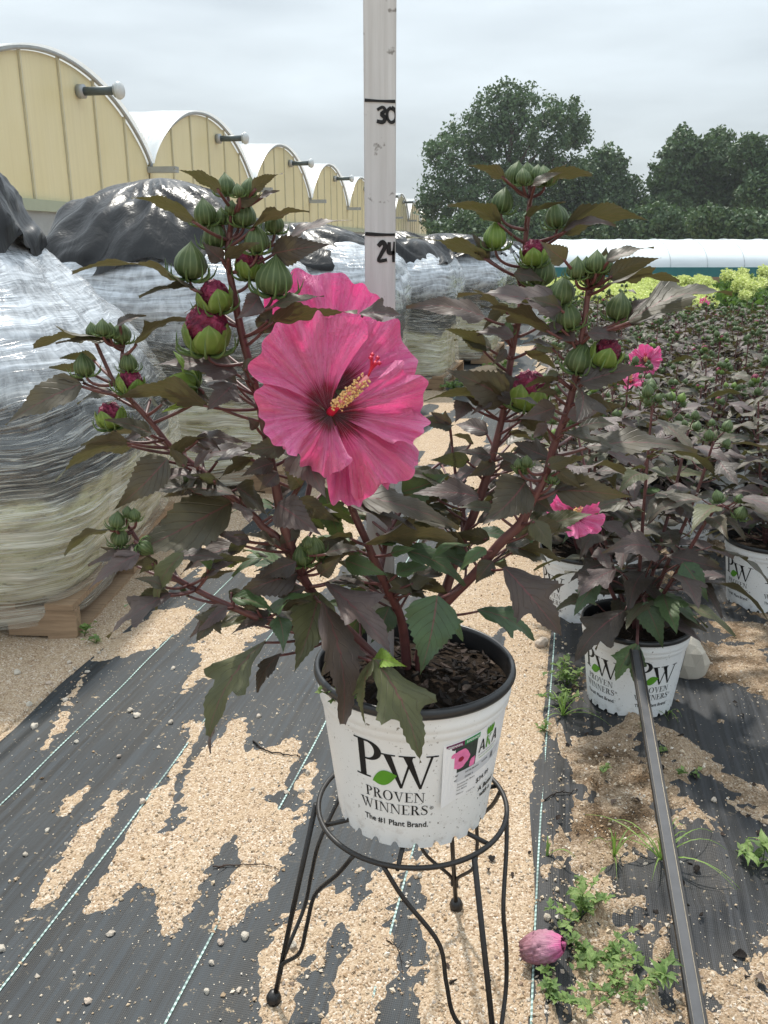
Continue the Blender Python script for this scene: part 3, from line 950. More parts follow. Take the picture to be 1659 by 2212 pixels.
def stone_mesh(seed):
    bm = bmesh.new()
    bmesh.ops.create_icosphere(bm, subdivisions=2, radius=1)
    w = wob(seed, 3, 5, 1.5)
    g_ = np.random.default_rng(seed)
    s_ = g_.uniform(0.65, 1.2, 3)
    for v in bm.verts:
        c = np.array(v.co)
        c = c * (1 + 0.24 * float(w(c[None])[0])) * s_
        v.co = c
    me = bpy.data.meshes.new('stone'); bm.to_mesh(me); bm.free()
    me.materials.append(M['stone'])
    return me
STONES = [stone_mesh(40 + i) for i in range(6)]
def surf_z(x, y):
    h, zf, _ = sand_field(np.array([[x, y]]))
    return float(zf[0] + max(h[0], 0))
spots = c1((655, 648), (690, 675), (1300, 680), (240, 1255), (385, 808), (720, 1112), (130, 1375), (440, 450), (175, 735), (250, 510),
           (1065, 1925), (1040, 2070), (1470, 1840), (445, 2115), (1270, 1055), (560, 1775), (600, 880), (1545, 965), (1515, 1055),
           (1440, 1060), (350, 410), (375, 440), (500, 360), (90, 470), (150, 620), (330, 600), (10, 1850), (870, 435), (860, 710), (1230, 1790), (1110, 1820), (1200, 2060))
spots += [(1020, 1880), (1055, 1935), (905, 1900), (632, 2050), (1180, 2010), (1310, 2210), (1350, 1840), (1395, 1880), (1540, 1740), (1490, 1800)]
for i, (u, v) in enumerate(spots):
    p = GP(u, v)
    r = rng.uniform(0.0042, 0.0085) * (1.0 if p[1] < 1.9 else 1.35)
    o = link('stone', STONES[i % 6], None, (p[0], p[1], surf_z(p[0], p[1]) + r * 0.45))
    o.scale = (r, r, r * 0.8)
    o.rotation_euler = (rng.uniform(-.4, .4), rng.uniform(-.4, .4), rng.uniform(0, 6))
    tag(o, 'small pale pebble lying loose on the aisle floor', 'pebble', 'pebbles scattered on the aisle')
p = GP(1484, 1462)
o = link('rock', STONES[2], None, (p[0] + .01, p[1] + .02, 0.045)); o.scale = (0.042, 0.05, 0.062)
tag(o, 'rough off-white rock leaning behind the nearest potted hibiscus', 'rock')
p = GP(1170, 1400)
o = link('rock', STONES[4], None, (p[0], p[1], 0.02)); o.scale = (0.03, 0.022, 0.02)
tag(o, 'pale flat rock weighing down the black fabric edge', 'rock')

# ------------------------------------------------------------------ row of plastic greenhouses
ROW_T, ROW_S, ROW_X, ROW_Y = 0.15257, 7.277, -5.546, 15.93
HALF, GUT, RISE, SILL = ROW_S / 2, 2.74, 1.46, 1.88

def arch(x):
    return GUT + RISE * (np.clip(1 - (np.asarray(x) / HALF) ** 2, 0, 1)) ** 0.80

def greenhouse(i):
    a = np.array([math.sin(ROW_T), math.cos(ROW_T)])
    c = np.array([ROW_X, ROW_Y]) + i * ROW_S * a
    root = empty('greenhouse', (c[0], c[1], 0), math.pi / 2 - ROW_T)
    names = ['first in the row', 'second in the row', 'third in the row', 'fourth in the row', 'fifth in the row',
             'sixth in the row', 'seventh in the row', 'eighth in the row', 'last in the row']
    tag(root, 'arched greenhouse with yellow gable and white plastic roof, ' + names[i], 'greenhouse', 'connected greenhouses along the lot')
    # roof film: skin over the arch, running back
    e = 0.07
    xs = HALF * np.sin(np.linspace(-math.pi / 2, math.pi / 2, 41))
    zs = arch(xs) + e
    ys = np.linspace(-0.14, 22, 23)
    P = np.stack([np.stack([xs, np.full(41, y), zs + (0.03 * np.sin(y * 2.9 + xs * 3) if y > 0.5 else 0)], -1) for y in ys])
    m = MB(); m.grid(P, flip=False); m.build('roof', M['roof_film'], root)
    # gable panels between the mullions
    ed = np.linspace(-HALF, HALF, 7) + 0.15
    ed[0], ed[-1] = -HALF, HALF
    for k in range(6):
        x = np.linspace(ed[k] + 0.03, ed[k + 1] - 0.03, 9)
        top = np.maximum(arch(x) - 0.03, SILL + 0.02)
        fr = np.stack([x, np.zeros(9), top], -1); bo = np.stack([x, np.zeros(9), np.full(9, SILL)], -1)
        m = MB()
        m.grid(np.stack([bo, fr])); m.grid(np.stack([bo, fr]) + np.array([0, 0.03, 0]), flip=True)
        m.build('wall_panel', M['yellow_sheet'], root, smooth=False)
    for k in range(1, 6):
        h = float(arch(ed[k])) - SILL
        m = MB(); m.box((ed[k], -0.012, SILL + h / 2), (0.042, 0.05, h)); m.build('mullion', M['mullion_pale'], root, smooth=False)
    m = MB(); m.tube(np.stack([xs, np.full(41, -0.06), arch(xs) + 0.01], -1), 0.036, 6); m.build('arch_frame', M['galvanised'], root)
    m = MB(); m.box((0, -0.03, SILL - 0.09), (ROW_S - 0.02, 0.12, 0.18)); m.build('sill', M['sill_green'], root, smooth=False)
    m = MB(); m.box((0, 0.02, (SILL - 0.18) / 2), (ROW_S - 0.02, 0.06, SILL - 0.18)); m.build('base_wall', M['galvanised'], root, smooth=False)
    # gutter end in the valley and the vent tube sticking out
    m = MB(); m.box((HALF, -0.32, GUT - 0.06), (0.2, 0.62, 0.12)); m.build('gutter', M['galvanised'], root, smooth=False)
    tx, tz = 0.78, 3.76
    m = MB(); m.tube([(tx, 0.02, tz), (tx, -0.78, tz)], 0.072, 16)
    tb = m.build('vent_tube', M['pipe_grey'], root)
    for (y0, y1, r) in ((-0.02, -0.13, 0.118), (-0.70, -0.75, 0.115)):
        m = MB(); m.tube([(tx, y0, tz), (tx, y1, tz)], r, 16); m.build('collar', M['galvanised'], tb)
    m = MB(); m.tube([(tx, -0.75, tz), (tx, -0.79, tz), (tx, -0.84, tz), (tx, -0.865, tz)], [0.145, 0.15, 0.12, 0.05], 18)
    m.build('end_cap', M['roof_film'], tb)
for i in range(9):
    greenhouse(i)

# ------------------------------------------------------------------ low white tunnel across the far end
tun = empty('poly_tunnel', (22.5, 31, 0))
tag(tun, 'long low white plastic hoop tunnel with teal skirt in front of the trees', 'tunnel')
th = np.linspace(-math.pi / 2, math.pi / 2, 25)
xs = np.linspace(-17, 17, 69)
P = np.stack([np.stack([np.full(25, x), 2.1 * np.sin(th), 0.42 + (0.90 + 0.012 * math.sin(x * 5.2)) * np.cos(th)], -1) for x in xs])
m = MB(); m.grid(P, flip=True); m.build('cover', M['tunnel_film'], tun)
for x in np.arange(-16.8, 17, 1.2):
    m = MB(); m.tube(np.stack([np.full(25, x), 2.12 * np.sin(th), 0.42 + 0.92 * np.cos(th)], -1), 0.008, 5); m.build('hoop', M['tunnel_hoop'], tun)
for s_ in (-1, 1):
    m = MB(); m.box((0, s_ * 2.12, 0.30), (34, 0.05, 0.30)); m.build('skirt', M['teal_skirt'], tun, smooth=False)
    m = MB(); m.box((0, s_ * 2.13, 0.075), (34, 0.08, 0.15)); m.build('base_board', M['wood_raw'], tun, smooth=False)

# ------------------------------------------------------------------ trees
def leaf_cloud(C, Rr, n, size, seed, flat=0.85, clump=0.0):
    g_ = np.random.default_rng(seed)
    vol = Rr ** 2
    k = g_.choice(len(C), n, p=vol / vol.sum())
    d = g_.normal(size=(n, 3)); d /= np.linalg.norm(d, axis=1, keepdims=True)
    rr = g_.random(n) ** 0.42
    # lumps: pull leaves to a limited set of twig ends so that gaps open between them
    nt = max(12, n // 70)
    td = g_.normal(size=(nt, 3)); td /= np.linalg.norm(td, axis=1, keepdims=True)
    tk = g_.choice(len(C), nt, p=vol / vol.sum()); tr = g_.random(nt) ** 0.40
    T = C[tk] + td * (Rr[tk] * tr)[:, None] * np.array([1, 1, flat])
    P = C[k] + d * (Rr[k] * rr)[:, None] * np.array([1, 1, flat])
    j = g_.integers(0, nt, n)
    tp = T[j] + g_.normal(size=(n, 3)) * (Rr.mean() * 0.105)
    P = np.where((g_.random(n) < clump)[:, None], tp, P)
    Rm = rand_rot(n, g_)
    q = np.array([[-0.5, 0, 0], [0, -0.30, 0.05], [0.5, 0, 0], [0, 0.30, 0.05]])
    V = np.einsum('nij,kj->nki', Rm, q) * (size * g_.uniform(0.6, 1.3, n))[:, None, None] + P[:, None]
    F = np.arange(n * 4).reshape(n, 4)
    return V.reshape(-1, 3), F, np.repeat(np.arange(n), 4), T

def cloud_obj(name, C, Rr, n, size, seed, mat, parent, clump=0.6, loc=(0, 0, 0), flat=0.85):
    V, F, ids, T = leaf_cloud(np.asarray(C, float), np.asarray(Rr, float), n, size, seed, flat, clump)
    me = bpy.data.meshes.new(name)
    me.from_pydata(V.tolist(), [], F.tolist())
    me.materials.append(mat)
    set_pid(me, ids)
    return link(name, me, parent, loc), T

def tree(blobs, Y, n, label, seed, tint=(1, 1, 1), size=0.24, trunk_u=None, clump=0.62):
    cs, rs = [], []
    g_ = np.random.default_rng(seed)
    for (u, v, r) in blobs:
        p = PT(u, v, Y)
        R_ = r * depth_of(p) / FPX
        p = p + np.array([0, g_.uniform(-0.6, 0.6) * R_, 0])
        cs.append(p); rs.append(R_)
    cs, rs = np.array(cs), np.array(rs)
    base = PT(trunk_u if trunk_u else float(np.mean([b[0] for b in blobs])), 540, Y)
    base[2] = 0
    root = empty('tree', base)
    tag(root, label, 'tree', 'trees behind the lot')
    o, T = cloud_obj('crown', cs - base, rs, n, size, seed, M['tree_leaf'], root, clump)
    o.color = (*tint, 1)
    top = cs[:, 2].max()
    m = MB()
    fork = np.array([0, 0, top * 0.42])
    m.tube(smooth_path([(0, 0, -0.2), (0.12, 0.05, top * 0.2), fork, (0.1, 0, top * 0.85)], 10), np.linspace(0.36, 0.07, 10) * (top / 11), 8)
    for c in cs - base:
        st = np.array([0.1, 0, min(c[2] * 0.6, top * 0.6)])
        m.tube(bez(st, (st + c) / 2 + np.array([0, 0, -0.3]), c, 6), np.linspace(0.13, 0.03, 6) * (top / 11), 5)
    for tp in T[:60]:
        k = int(np.argmin(np.linalg.norm(cs - base - tp, axis=1)))
        m.tube(np.array([(cs - base)[k], tp]), [0.035, 0.012], 4)
    m.build('trunk', M['tree_bark'], root)

tree([(1090, 245, 78), (1165, 270, 80), (1020, 300, 75), (1225, 265, 52), (960, 340, 52), (1100, 350, 105), (1200, 350, 70), (980, 420, 70), (940, 455, 45), (1060, 450, 85), (1150, 440, 70), (1250, 300, 30), (1115, 205, 35)],
     62, 30000, 'tall broad tree with sky showing through, highest in the background', 101, (0.9, 0.95, 1.0), 0.27, 1090, 0.80)
tree([(1240, 400, 60), (1300, 375, 60), (1350, 420, 55), (1280, 450, 80), (1370, 480, 60), (1200, 470, 60), (1310, 345, 30)], 66, 24000, 'rounded dark tree directly right of the tall broad tree', 102, (1, 1, 1), 0.30, 1290)
tree([(1470, 330, 48), (1540, 340, 55), (1440, 390, 50), (1500, 420, 85), (1570, 430, 80), (1430, 460, 55), (1600, 370, 45), (1480, 290, 22), (1550, 300, 24)], 64, 30000, 'wide dense green tree rising behind the white tunnel', 103, (1.05, 1.05, 0.95), 0.30, 1510)
tree([(1620, 330, 40), (1680, 360, 60), (1650, 420, 70), (1740, 400, 80), (1700, 470, 70), (1640, 300, 18)], 60, 19000, 'dense green tree cut off by the right edge behind the tunnel', 104, (1.0, 1.08, 0.95), 0.29, 1690)
tree([(1170, 500, 60), (1090, 510, 60), (1010, 510, 55), (960, 505, 40), (1250, 510, 60), (1130, 540, 50), (1050, 545, 50)], 52, 18000, 'low dark bushy tree under the tall broad tree', 105, (0.85, 0.9, 0.9), 0.27, 1110)
tree([(1340, 500, 60), (1410, 490, 60), (1480, 505, 55), (1380, 530, 50), (1300, 520, 45)], 55, 18000, 'low bushy tree standing just above the tunnel roof', 106, (0.9, 0.95, 0.9), 0.27, 1390)
tree([(1530, 480, 45), (1590, 500, 60), (1650, 505, 60), (1720, 500, 50), (1560, 530, 45)], 50, 16000, 'low rounded tree in front of the dense right-hand trees', 107, (1.0, 1.0, 1.0), 0.26, 1610)

# ------------------------------------------------------------------ wrapped pallets along the left of the aisle
def superell(th, n=4.0):
    c, s = np.cos(th), np.sin(th)
    k = (np.abs(c) ** n + np.abs(s) ** n) ** (-1 / n)
    return c * k, s * k

def pallet_stack(cx, cy, rz, hw, prof, cap, label, seed, H):
    """prof: list of (height, scale of half width); cap: list of (x, y, z, rx, ry, rz) lumps of black plastic"""
    root = empty('wrapped_pallet', (cx, cy, 0), rz)
    tag(root, label, 'pallet', 'film-wrapped pallets along the aisle')
    g_ = np.random.default_rng(seed)
    # pallet: stringers with hand notches, deck boards and bottom boards
    for y in (-0.54, 0, 0.54):
        m = MB()
        for (x0, x1, z0, z1) in ((-0.6, 0.6, 0.065, 0.105), (-0.6, -0.38, 0.018, 0.065), (-0.15, 0.15, 0.018, 0.065), (0.38, 0.6, 0.018, 0.065)):
            m.box(((x0 + x1) / 2, y, (z0 + z1) / 2), (x1 - x0, 0.038, z1 - z0))
        m.build('stringer', M['wood_raw'], root, smooth=False)
    for x in np.linspace(-0.55, 0.55, 7):
        m = MB(); m.box((x, 0, 0.116), (0.09, 1.12, 0.02)); m.build('deck_board', M['wood_raw'], root, smooth=False)
    for x in (-0.55, 0, 0.55):
        m = MB(); m.box((x, 0, 0.010), (0.09, 1.12, 0.016)); m.build('bottom_board', M['wood_raw'], root, smooth=False)
    th = np.linspace(0, 2 * math.pi, 112, endpoint=False)
    ex, ey = superell(th, 5.5)
    zs = np.linspace(0, 1, 60)
    pz = np.array([p[0] for p in prof]); ps = np.array([p[1] for p in prof])
    hh = np.interp(zs, np.linspace(0, 1, len(prof)), pz); sc = np.interp(zs, np.linspace(0, 1, len(prof)), ps)
    ker = np.array([1, 2, 3, 2, 1]) / 9
    sc = np.convolve(np.pad(sc, 2, mode='edge'), ker, 'valid')
    w1 = wob(seed + 1, 3, 6, 2.2); w2 = wob(seed + 2, 3, 7, 7.0); w3 = wob(seed + 3, 3, 8, 16.0)
    def shell(off, a1, a2, a3, z0):
        rows = []
        for h, s in zip(hh, sc):
            h2 = max(h, z0)
            x = (hw * s + off) * ex; y = (hw * s + off) * ey
            p = np.stack([x, y, np.full(len(th), h2)], -1)
            q = p * np.array([1, 1, 2.4])
            d = a1 * w1(p) + a2 * w2(q) + a3 * w3(q * np.array([0.35, 0.35, 2.2]))
            n_ = np.stack([ex, ey, np.zeros_like(ex)], -1)
            n_ /= np.linalg.norm(n_, axis=1, keepdims=True)
            p = p + n_ * d[:, None]
            rows.append(p)
        rows.append(np.tile(rows[-1].mean(0), (len(th), 1)) + np.array([0, 0, 0.04]))
        return np.array(rows)
    def uvs(P):
        arc = np.cumsum(np.linalg.norm(np.diff(P[len(P) // 2], axis=0, append=P[len(P) // 2][:1]), axis=1))
        return np.stack([np.tile(arc, (len(P), 1)), P[..., 2]], -1)
    P = shell(-0.035, 0.014, 0.008, 0.003, 0.128)
    m = MB(); m.grid(P, 0, uvs(P), wrap=True, flip=False); m.build('load', M['baled_load'], root)
    P = shell(0.0, 0.015, 0.006, 0.0035, 0.05)
    m = MB(); m.grid(P, 0, uvs(P), wrap=True, flip=False); m.build('stretch_wrap', M['stretch_film'], root)
    # black plastic thrown over the top
    for (x, y, z, rx, ry, rzz) in cap:
        na, nb = 44, 132
        pp = np.linspace(0.0, 1.0, na)[:, None]; tt = np.linspace(0, 2 * math.pi, nb, endpoint=False)[None]
        D = np.stack([np.cos(tt) * (0.3 + pp), np.sin(tt) * (0.3 + pp), np.repeat(pp * 1.2, nb, 1)], -1)
        k1 = wob(seed + 5, 3, 5, 0.9); k2 = wob(seed + 6, 3, 6, 2.4); k3 = wob(seed + 7, 3, 7, 6.5)
        sx_, sy_ = superell(tt[0], 3.0)
        th_ = tt + 0.22 * k1(D)
        pleat = (1 - np.abs(np.sin(5.5 * th_ + 0.9 * k2(D)))) ** 1.5 * 0.6 + (1 - np.abs(np.sin(13 * th_ + 1.1 * k2(D)))) ** 1.5 * 0.4
        rad = pp ** 0.72 * (1 + 0.05 * k1(D) + 0.06 * pleat * pp + 0.012 * k3(D)) * (1 + 0.05 * np.sin(pp * 3.0))
        drop = rzz + 0.05 + 0.05 * k1(D[-1:] * 1.7) + 0.04 * k2(D[-1:])
        zz = z + rzz - drop * (0.68 * pp ** 1.15 + 0.32 * pp ** 4) + 0.028 * (pleat - 0.4) * np.minimum(pp * 3, 1) + 0.018 * k2(D) * np.minimum(pp * 2, 1)
        Q = np.stack([x + rx * rad * sx_[None], y + ry * rad * sy_[None], zz], -1)
        Q[0] = Q[0].mean(0)
        m = MB(); m.grid(Q, wrap=True, flip=True); m.build('black_cover', M['black_plastic'], root)

full = [(0.05, 0.97), (0.14, 1.0), (0.26, 1.08), (0.42, 1.13), (0.60, 1.13), (0.74, 1.06), (0.86, 0.95), (0.97, 0.82), (1.07, 0.68), (1.16, 0.55), (1.22, 0.44)]
mid = [(0.05, 0.98), (0.16, 1.0), (0.30, 1.02), (0.5, 1.05), (0.75, 1.10), (0.95, 1.08), (1.08, 0.98), (1.17, 0.82), (1.22, 0.6)]
slim = [(0.05, 0.98), (0.16, 1.0), (0.35, 0.99), (0.6, 1.0), (0.82, 1.05), (0.97, 1.02), (1.08, 0.90), (1.16, 0.7), (1.2, 0.5)]

def at_corner(p, rz, hw=0.6):      # centre of a pallet whose right-front corner stands at p
    r = np.array([math.cos(rz), math.sin(rz)]); f = np.array([-math.sin(rz), math.cos(rz)])
    return np.array(p[:2]) - r * hw + f * hw

def put(u, v, deg, prof, cap, label, seed, H=1.2):
    c = at_corner(GP(u, v), R(-deg))
    pallet_stack(c[0], c[1], R(-deg), 0.6, prof, cap, label, seed, H)

put(158, 1399, 3, full, [(-0.14, -0.05, 1.22, 0.46, 0.46, 0.38)], 'bulging film-wrapped pallet beside the aisle, nearest to the plant stand', 201)
put(610, 1075, 5, mid, [(-0.10, 0.02, 1.12, 0.64, 0.62, 0.40)], 'film-wrapped pallet under a peaked black plastic cover, second in its row', 221)
put(815, 930, 12, mid, [(-0.04, 0, 1.10, 0.60, 0.58, 0.24)], 'film-wrapped pallet behind the pink blooms, third in its row', 241)
put(955, 848, 14, slim, [(0.03, -0.14, 1.12, 0.56, 0.48, 0.18)], 'film-wrapped pallet right of the white stake, fourth in its row', 261)
put(1062, 792, 14, slim, [(0.0, -0.06, 1.12, 0.58, 0.54, 0.18)], 'film-wrapped pallet with torn black cover, fifth in its row', 281)
put(1105, 735, 14, slim, [(0.0, 0.0, 1.10, 0.58, 0.58, 0.18)], 'film-wrapped pallet half hidden by hibiscus stems, sixth in its row', 301)
put(1130, 697, 14, slim, [(0.0, 0.0, 1.10, 0.58, 0.58, 0.18)], 'film-wrapped pallet at the far end of the row', 321)

# ------------------------------------------------------------------ lettering
def ell(cx, cy, rx, ry, a0, a1, n=18):
    t = np.linspace(R(a0), R(a1), n)
    return np.stack([cx + rx * np.cos(t), cy + ry * np.sin(t)], -1)

def arc_band(o, i):
    V = np.vstack([o, i]); n = len(o)
    return V, [(k, k + 1, n + k + 1, n + k) for k in range(n - 1)]

def rect(x0, y0, x1, y1):
    return np.array([(x0, y0), (x1, y0), (x1, y1), (x0, y1)]), [(0, 1, 2, 3)]

def quad(*p):
    return np.array(p, float), [(0, 1, 2, 3)]

def serif_glyph(ch):
    T, t, s = 0.15, 0.055, 0.04
    if ch == 'I':
        return [rect(.11, 0, .11 + T, 1), rect(.02, 0, .36, s), rect(.02, 1 - s, .36, 1)], .40
    if ch in 'PR':
        g_ = [rect(.11, 0, .11 + T, 1), rect(.01, 0, .36, s), rect(.01, 1 - s, .30, 1),
              arc_band(ell(.30, .735, .335, .265, 90, -90), ell(.30, .735, .18, .215, 90, -90)),
              rect(.25, 1 - .05, .31, 1), rect(.25, .47, .31, .52)]
        if ch == 'R':
            g_ += [quad((.36, .49), (.52, .47), (.80, .0), (.58, .0)), rect(.58, 0, .86, s)]
            return g_, .86
        return g_, .68
    if ch == 'O':
        return [arc_band(ell(.46, .5, .43, .52, 0, 360, 40), ell(.46, .5, .275, .475, 0, 360, 40))], .94
    if ch in 'VW':
        def vee(x):
            return [quad((x + .06, 1), (x + .24, 1), (x + .50, .0), (x + .44, -.02)), quad((x + .44, -.02), (x + .49, .0), (x + .75, 1), (x + .69, 1)),
                    rect(x - .03, 1 - s, x + .34, 1)]
        if ch == 'V':
            return vee(0) + [rect(.58, 1 - s, .86, 1)], .88
        return vee(0) + vee(.45) + [rect(1.03, 1 - s, 1.31, 1)], 1.33
    if ch == 'E':
        return [rect(.11, 0, .11 + T, 1), rect(.01, 0, .66, s), rect(.01, 1 - s, .64, 1), rect(.2, .49, .48, .54), quad((.60, 0), (.66, 0), (.69, .25), (.655, .25)),
                quad((.60, 1), (.655, .78), (.685, .78), (.66, 1)), rect(.465, .40, .495, .63)], .74
    if ch == 'N':
        return [rect(.13, 0, .185, 1), rect(.01, 0, .31, s), rect(.0, 1 - s, .27, 1), quad((.09, 1), (.29, 1), (.83, -.02), (.77, -.02)), rect(.775, -.02, .83, 1), rect(.65, 1 - s, .95, 1)], .97
    if ch == 'S':
        P = smooth_path([(.53, .80), (.46, .93), (.30, .975), (.13, .90), (.11, .74), (.24, .60), (.42, .48), (.53, .33), (.49, .13), (.30, .025), (.12, .08), (.05, .24)], 40)
        Tn = np.gradient(P, axis=0); Tn /= np.linalg.norm(Tn, axis=1, keepdims=True)
        N_ = np.stack([-Tn[:, 1], Tn[:, 0]], -1)
        k = np.linspace(0, 1, 40)
        w = (.03 + .055 * np.exp(-((k - .5) / .17) ** 2))[:, None]
        return [arc_band(P + N_ * w, P - N_ * w), rect(.51, .72, .545, .98), rect(.035, .02, .07, .30)], .60
    return [], .4

def serif_text(txt, cap, x_mid=None, x0=0.0, y=0.0, width=None, track=0.04):
    parts, x = [], 0.0
    for ch in txt:
        g_, adv = serif_glyph(ch)
        for V, F in g_:
            parts.append((np.asarray(V) + np.array([x, 0]), F))
        x += adv + track
    x -= track
    sx = (width / x) if width else cap
    off = (x_mid - x * sx / 2) if x_mid is not None else x0
    return [(V * np.array([sx, cap]) + np.array([off, y]), F) for V, F in parts]

def sans_text(txt, size, x_mid=None, x0=0.0, y=0.0, bold=0.0, shear=0.0, width=None):
    cu = bpy.data.curves.new('text', 'FONT')
    cu.body = txt; cu.size = 1.0; cu.offset = bold; cu.shear = shear; cu.resolution_u = 2
    ob = bpy.data.objects.new('text', cu)
    COL.objects.link(ob)
    dg = bpy.context.evaluated_depsgraph_get()
    me = bpy.data.meshes.new_from_object(ob.evaluated_get(dg))
    V = np.array([v.co[:2] for v in me.vertices]); F = [tuple(p.vertices) for p in me.polygons]
    bpy.data.meshes.remove(me); bpy.data.objects.remove(ob); bpy.data.curves.remove(cu)
    if not len(V): return []
    w = V[:, 0].max() - V[:, 0].min()
    k = (width / w) if width else size
    V = (V - np.array([V[:, 0].min(), 0])) * np.array([k, size if width is None else size])
    off = (x_mid - w * k / 2) if x_mid is not None else x0
    return [(V + np.array([off, y]), F)]

# ------------------------------------------------------------------ nursery pot
POT_H = 0.236
def pot_r(z):
    return 0.112 + (0.1375 - 0.112) * np.clip(np.asarray(z) / 0.21, 0, 1)

def wrap_flat(parts, off, th0=0.0, cut=0.008, tilt=0.0):
    """flat (arc length, height) shapes laid on the pot wall, cut fine enough to follow it"""
    bm = bmesh.new()
    for V, F in parts:
        vs = [bm.verts.new((p[0], p[1], 0)) for p in V]
        for f in F:
            try: bm.faces.new([vs[i] for i in f])
            except ValueError: pass
    if not bm.verts: return None
    xs = [v.co.x for v in bm.verts]
    a, b = min(xs), max(xs)
    for x in np.arange(a + cut, b, cut):
        bmesh.ops.bisect_plane(bm, geom=bm.verts[:] + bm.edges[:] + bm.faces[:], plane_co=(x, 0, 0), plane_no=(1, 0, 0))
    for v in bm.verts:
        x, z = v.co.x, v.co.y + tilt * v.co.x
        r = float(pot_r(z)) + off
        t = th0 + x / 0.128
        v.co = (r * math.sin(t), -r * math.cos(t), z)
    for f in bm.faces:
        c = f.calc_center_median()
        f.normal_update()
        if f.normal.x * c.x + f.normal.y * c.y < 0:
            f.normal_flip()
    return bm

def printed(name, parts, off, mat, parent, th0=0.0, tilt=0.0):
    bm = wrap_flat(parts, off, th0, 0.008, tilt)
    if bm is None: return None
    me = bpy.data.meshes.new(name); bm.to_mesh(me); bm.free()
    me.materials.append(mat)
    return link(name, me, parent)

def leaf_mark(x, y, w, h):
    t = np.linspace(0, 1, 14)
    up = np.stack([t, 0.55 * np.sin(math.pi * t ** 0.8) + 0.55 * t ** 1.5], -1)
    lo = np.stack([t, 0.05 - 0.25 * np.sin(math.pi * t) + 1.0 * t ** 2.2 * 0.5 + 0.0 * t], -1)
    lo[-1] = up[-1]; lo[0] = up[0]
    V, F = arc_band(up * np.array([w, h]) + np.array([x, y]), lo * np.array([w, h]) + np.array([x, y]))
    return [(V, F)]

_cache = {}
def brand_parts(zs):
    """zs: heights of P foot, W foot, PROVEN, WINNERS and the tagline"""
    zp, zw, z1, z2, z3 = zs
    blk = serif_text('P', 0.062, x0=-0.058, y=zp, width=0.044)
    blk += serif_text('W', 0.054, x0=-0.018, y=zw, width=0.078)
    blk += serif_text('PROVEN', 0.0165, x_mid=-0.001, y=z1, width=0.088)
    blk += serif_text('WINNERS', 0.0165, x_mid=-0.004, y=z2, width=0.103)
    blk += sans_text('®', 0.008, x0=0.050, y=z2 + 0.009)
    blk += sans_text('The #1 Plant Brand.', 0.0135, x_mid=-0.001, y=z3, bold=0.018, width=0.100)
    blk += sans_text('®', 0.004, x0=0.050, y=z3 + 0.006)
    return blk, leaf_mark(-0.032, zp - 0.004, 0.036, 0.030)

def pot_meshes():
    n = 240
    def bottom(r, z, an):
        zz = np.full(len(an), z)
        if z < 0.001:
            c = np.cos(24 * an)
            zz = 0.0075 * np.clip((c - 0.55) / 0.45, 0, 1) ** 0.5
        rr = np.full(len(an), r)
        if z < 0.02: rr = rr - 0.0012 * (np.cos(24 * an) > 0.5)
        return rr, zz
    prof = [(0.112, 0.0), (0.1135, 0.012), (0.1145, 0.022)] + [(float(pot_r(z)), z) for z in np.linspace(0.035, 0.180, 8)]
    prof += [(0.1345, 0.184), (0.1372, 0.188), (0.1365, 0.193), (0.1370, 0.197), (0.1395, 0.201), (0.1385, 0.206), (0.1390, 0.221)]
    m = MB(); m.lathe(prof, n, fn=bottom)
    m.lathe([(0.108, 0.016), (0.06, 0.014), (0.001, 0.014)], 48)
    body = m.mesh('body', M['pot_white'])
    m = MB()
    m.lathe([(0.1392, 0.219), (0.1432, 0.2205), (0.1452, 0.225), (0.1440, 0.231), (0.1405, 0.2345), (0.1375, 0.2335), (0.1360, 0.228), (0.1350, 0.21), (0.1335, 0.185)], 96)
    rim = m.mesh('rim', M['pot_black'])
    w = wob(77, 2, 6, 14.0)
    rr = np.linspace(0, 0.1345, 20); an = np.linspace(0, 2 * math.pi, 64, endpoint=False)
    P = np.stack([rr[:, None] * np.cos(an), rr[:, None] * np.sin(an), np.zeros((20, 64))], -1)
    P[..., 2] = 0.200 + 0.0028 * w(P[..., :2]) + 0.012 * (1 - (rr[:, None] / 0.1345) ** 2)
    P[0, :, 2] = P[0, :, 2].mean()
    m = MB(); m.grid(P, wrap=True)
    soil = m.mesh('soil', M['soil'])
    return body, rim, soil
POT_BODY, POT_RIM, POT_SOIL = pot_meshes()

def chip_mesh(seed):
    g_ = np.random.default_rng(seed)
    n = 7
    an = np.sort(g_.uniform(0, 2 * math.pi, n))
    o = np.stack([np.cos(an) * g_.uniform(.7, 1.1, n), 0.45 * np.sin(an) * g_.uniform(.6, 1.2, n)], -1)
    top = np.concatenate([o * 0.85, (0.13 + g_.uniform(-.05, .05, n))[:, None]], 1)
    bot = np.concatenate([o, (-0.1 + g_.uniform(-.05, .05, n))[:, None]], 1)
    V = np.vstack([bot, top])
    F = [tuple(range(n))[::-1], tuple(range(n, 2 * n))] + [(i, (i + 1) % n, n + (i + 1) % n, n + i) for i in range(n)]
    m = MB(); m.add(V, F); return m.mesh('bark_chip', M['bark'], smooth=False)
CHIPS = [chip_mesh(500 + i) for i in range(6)]

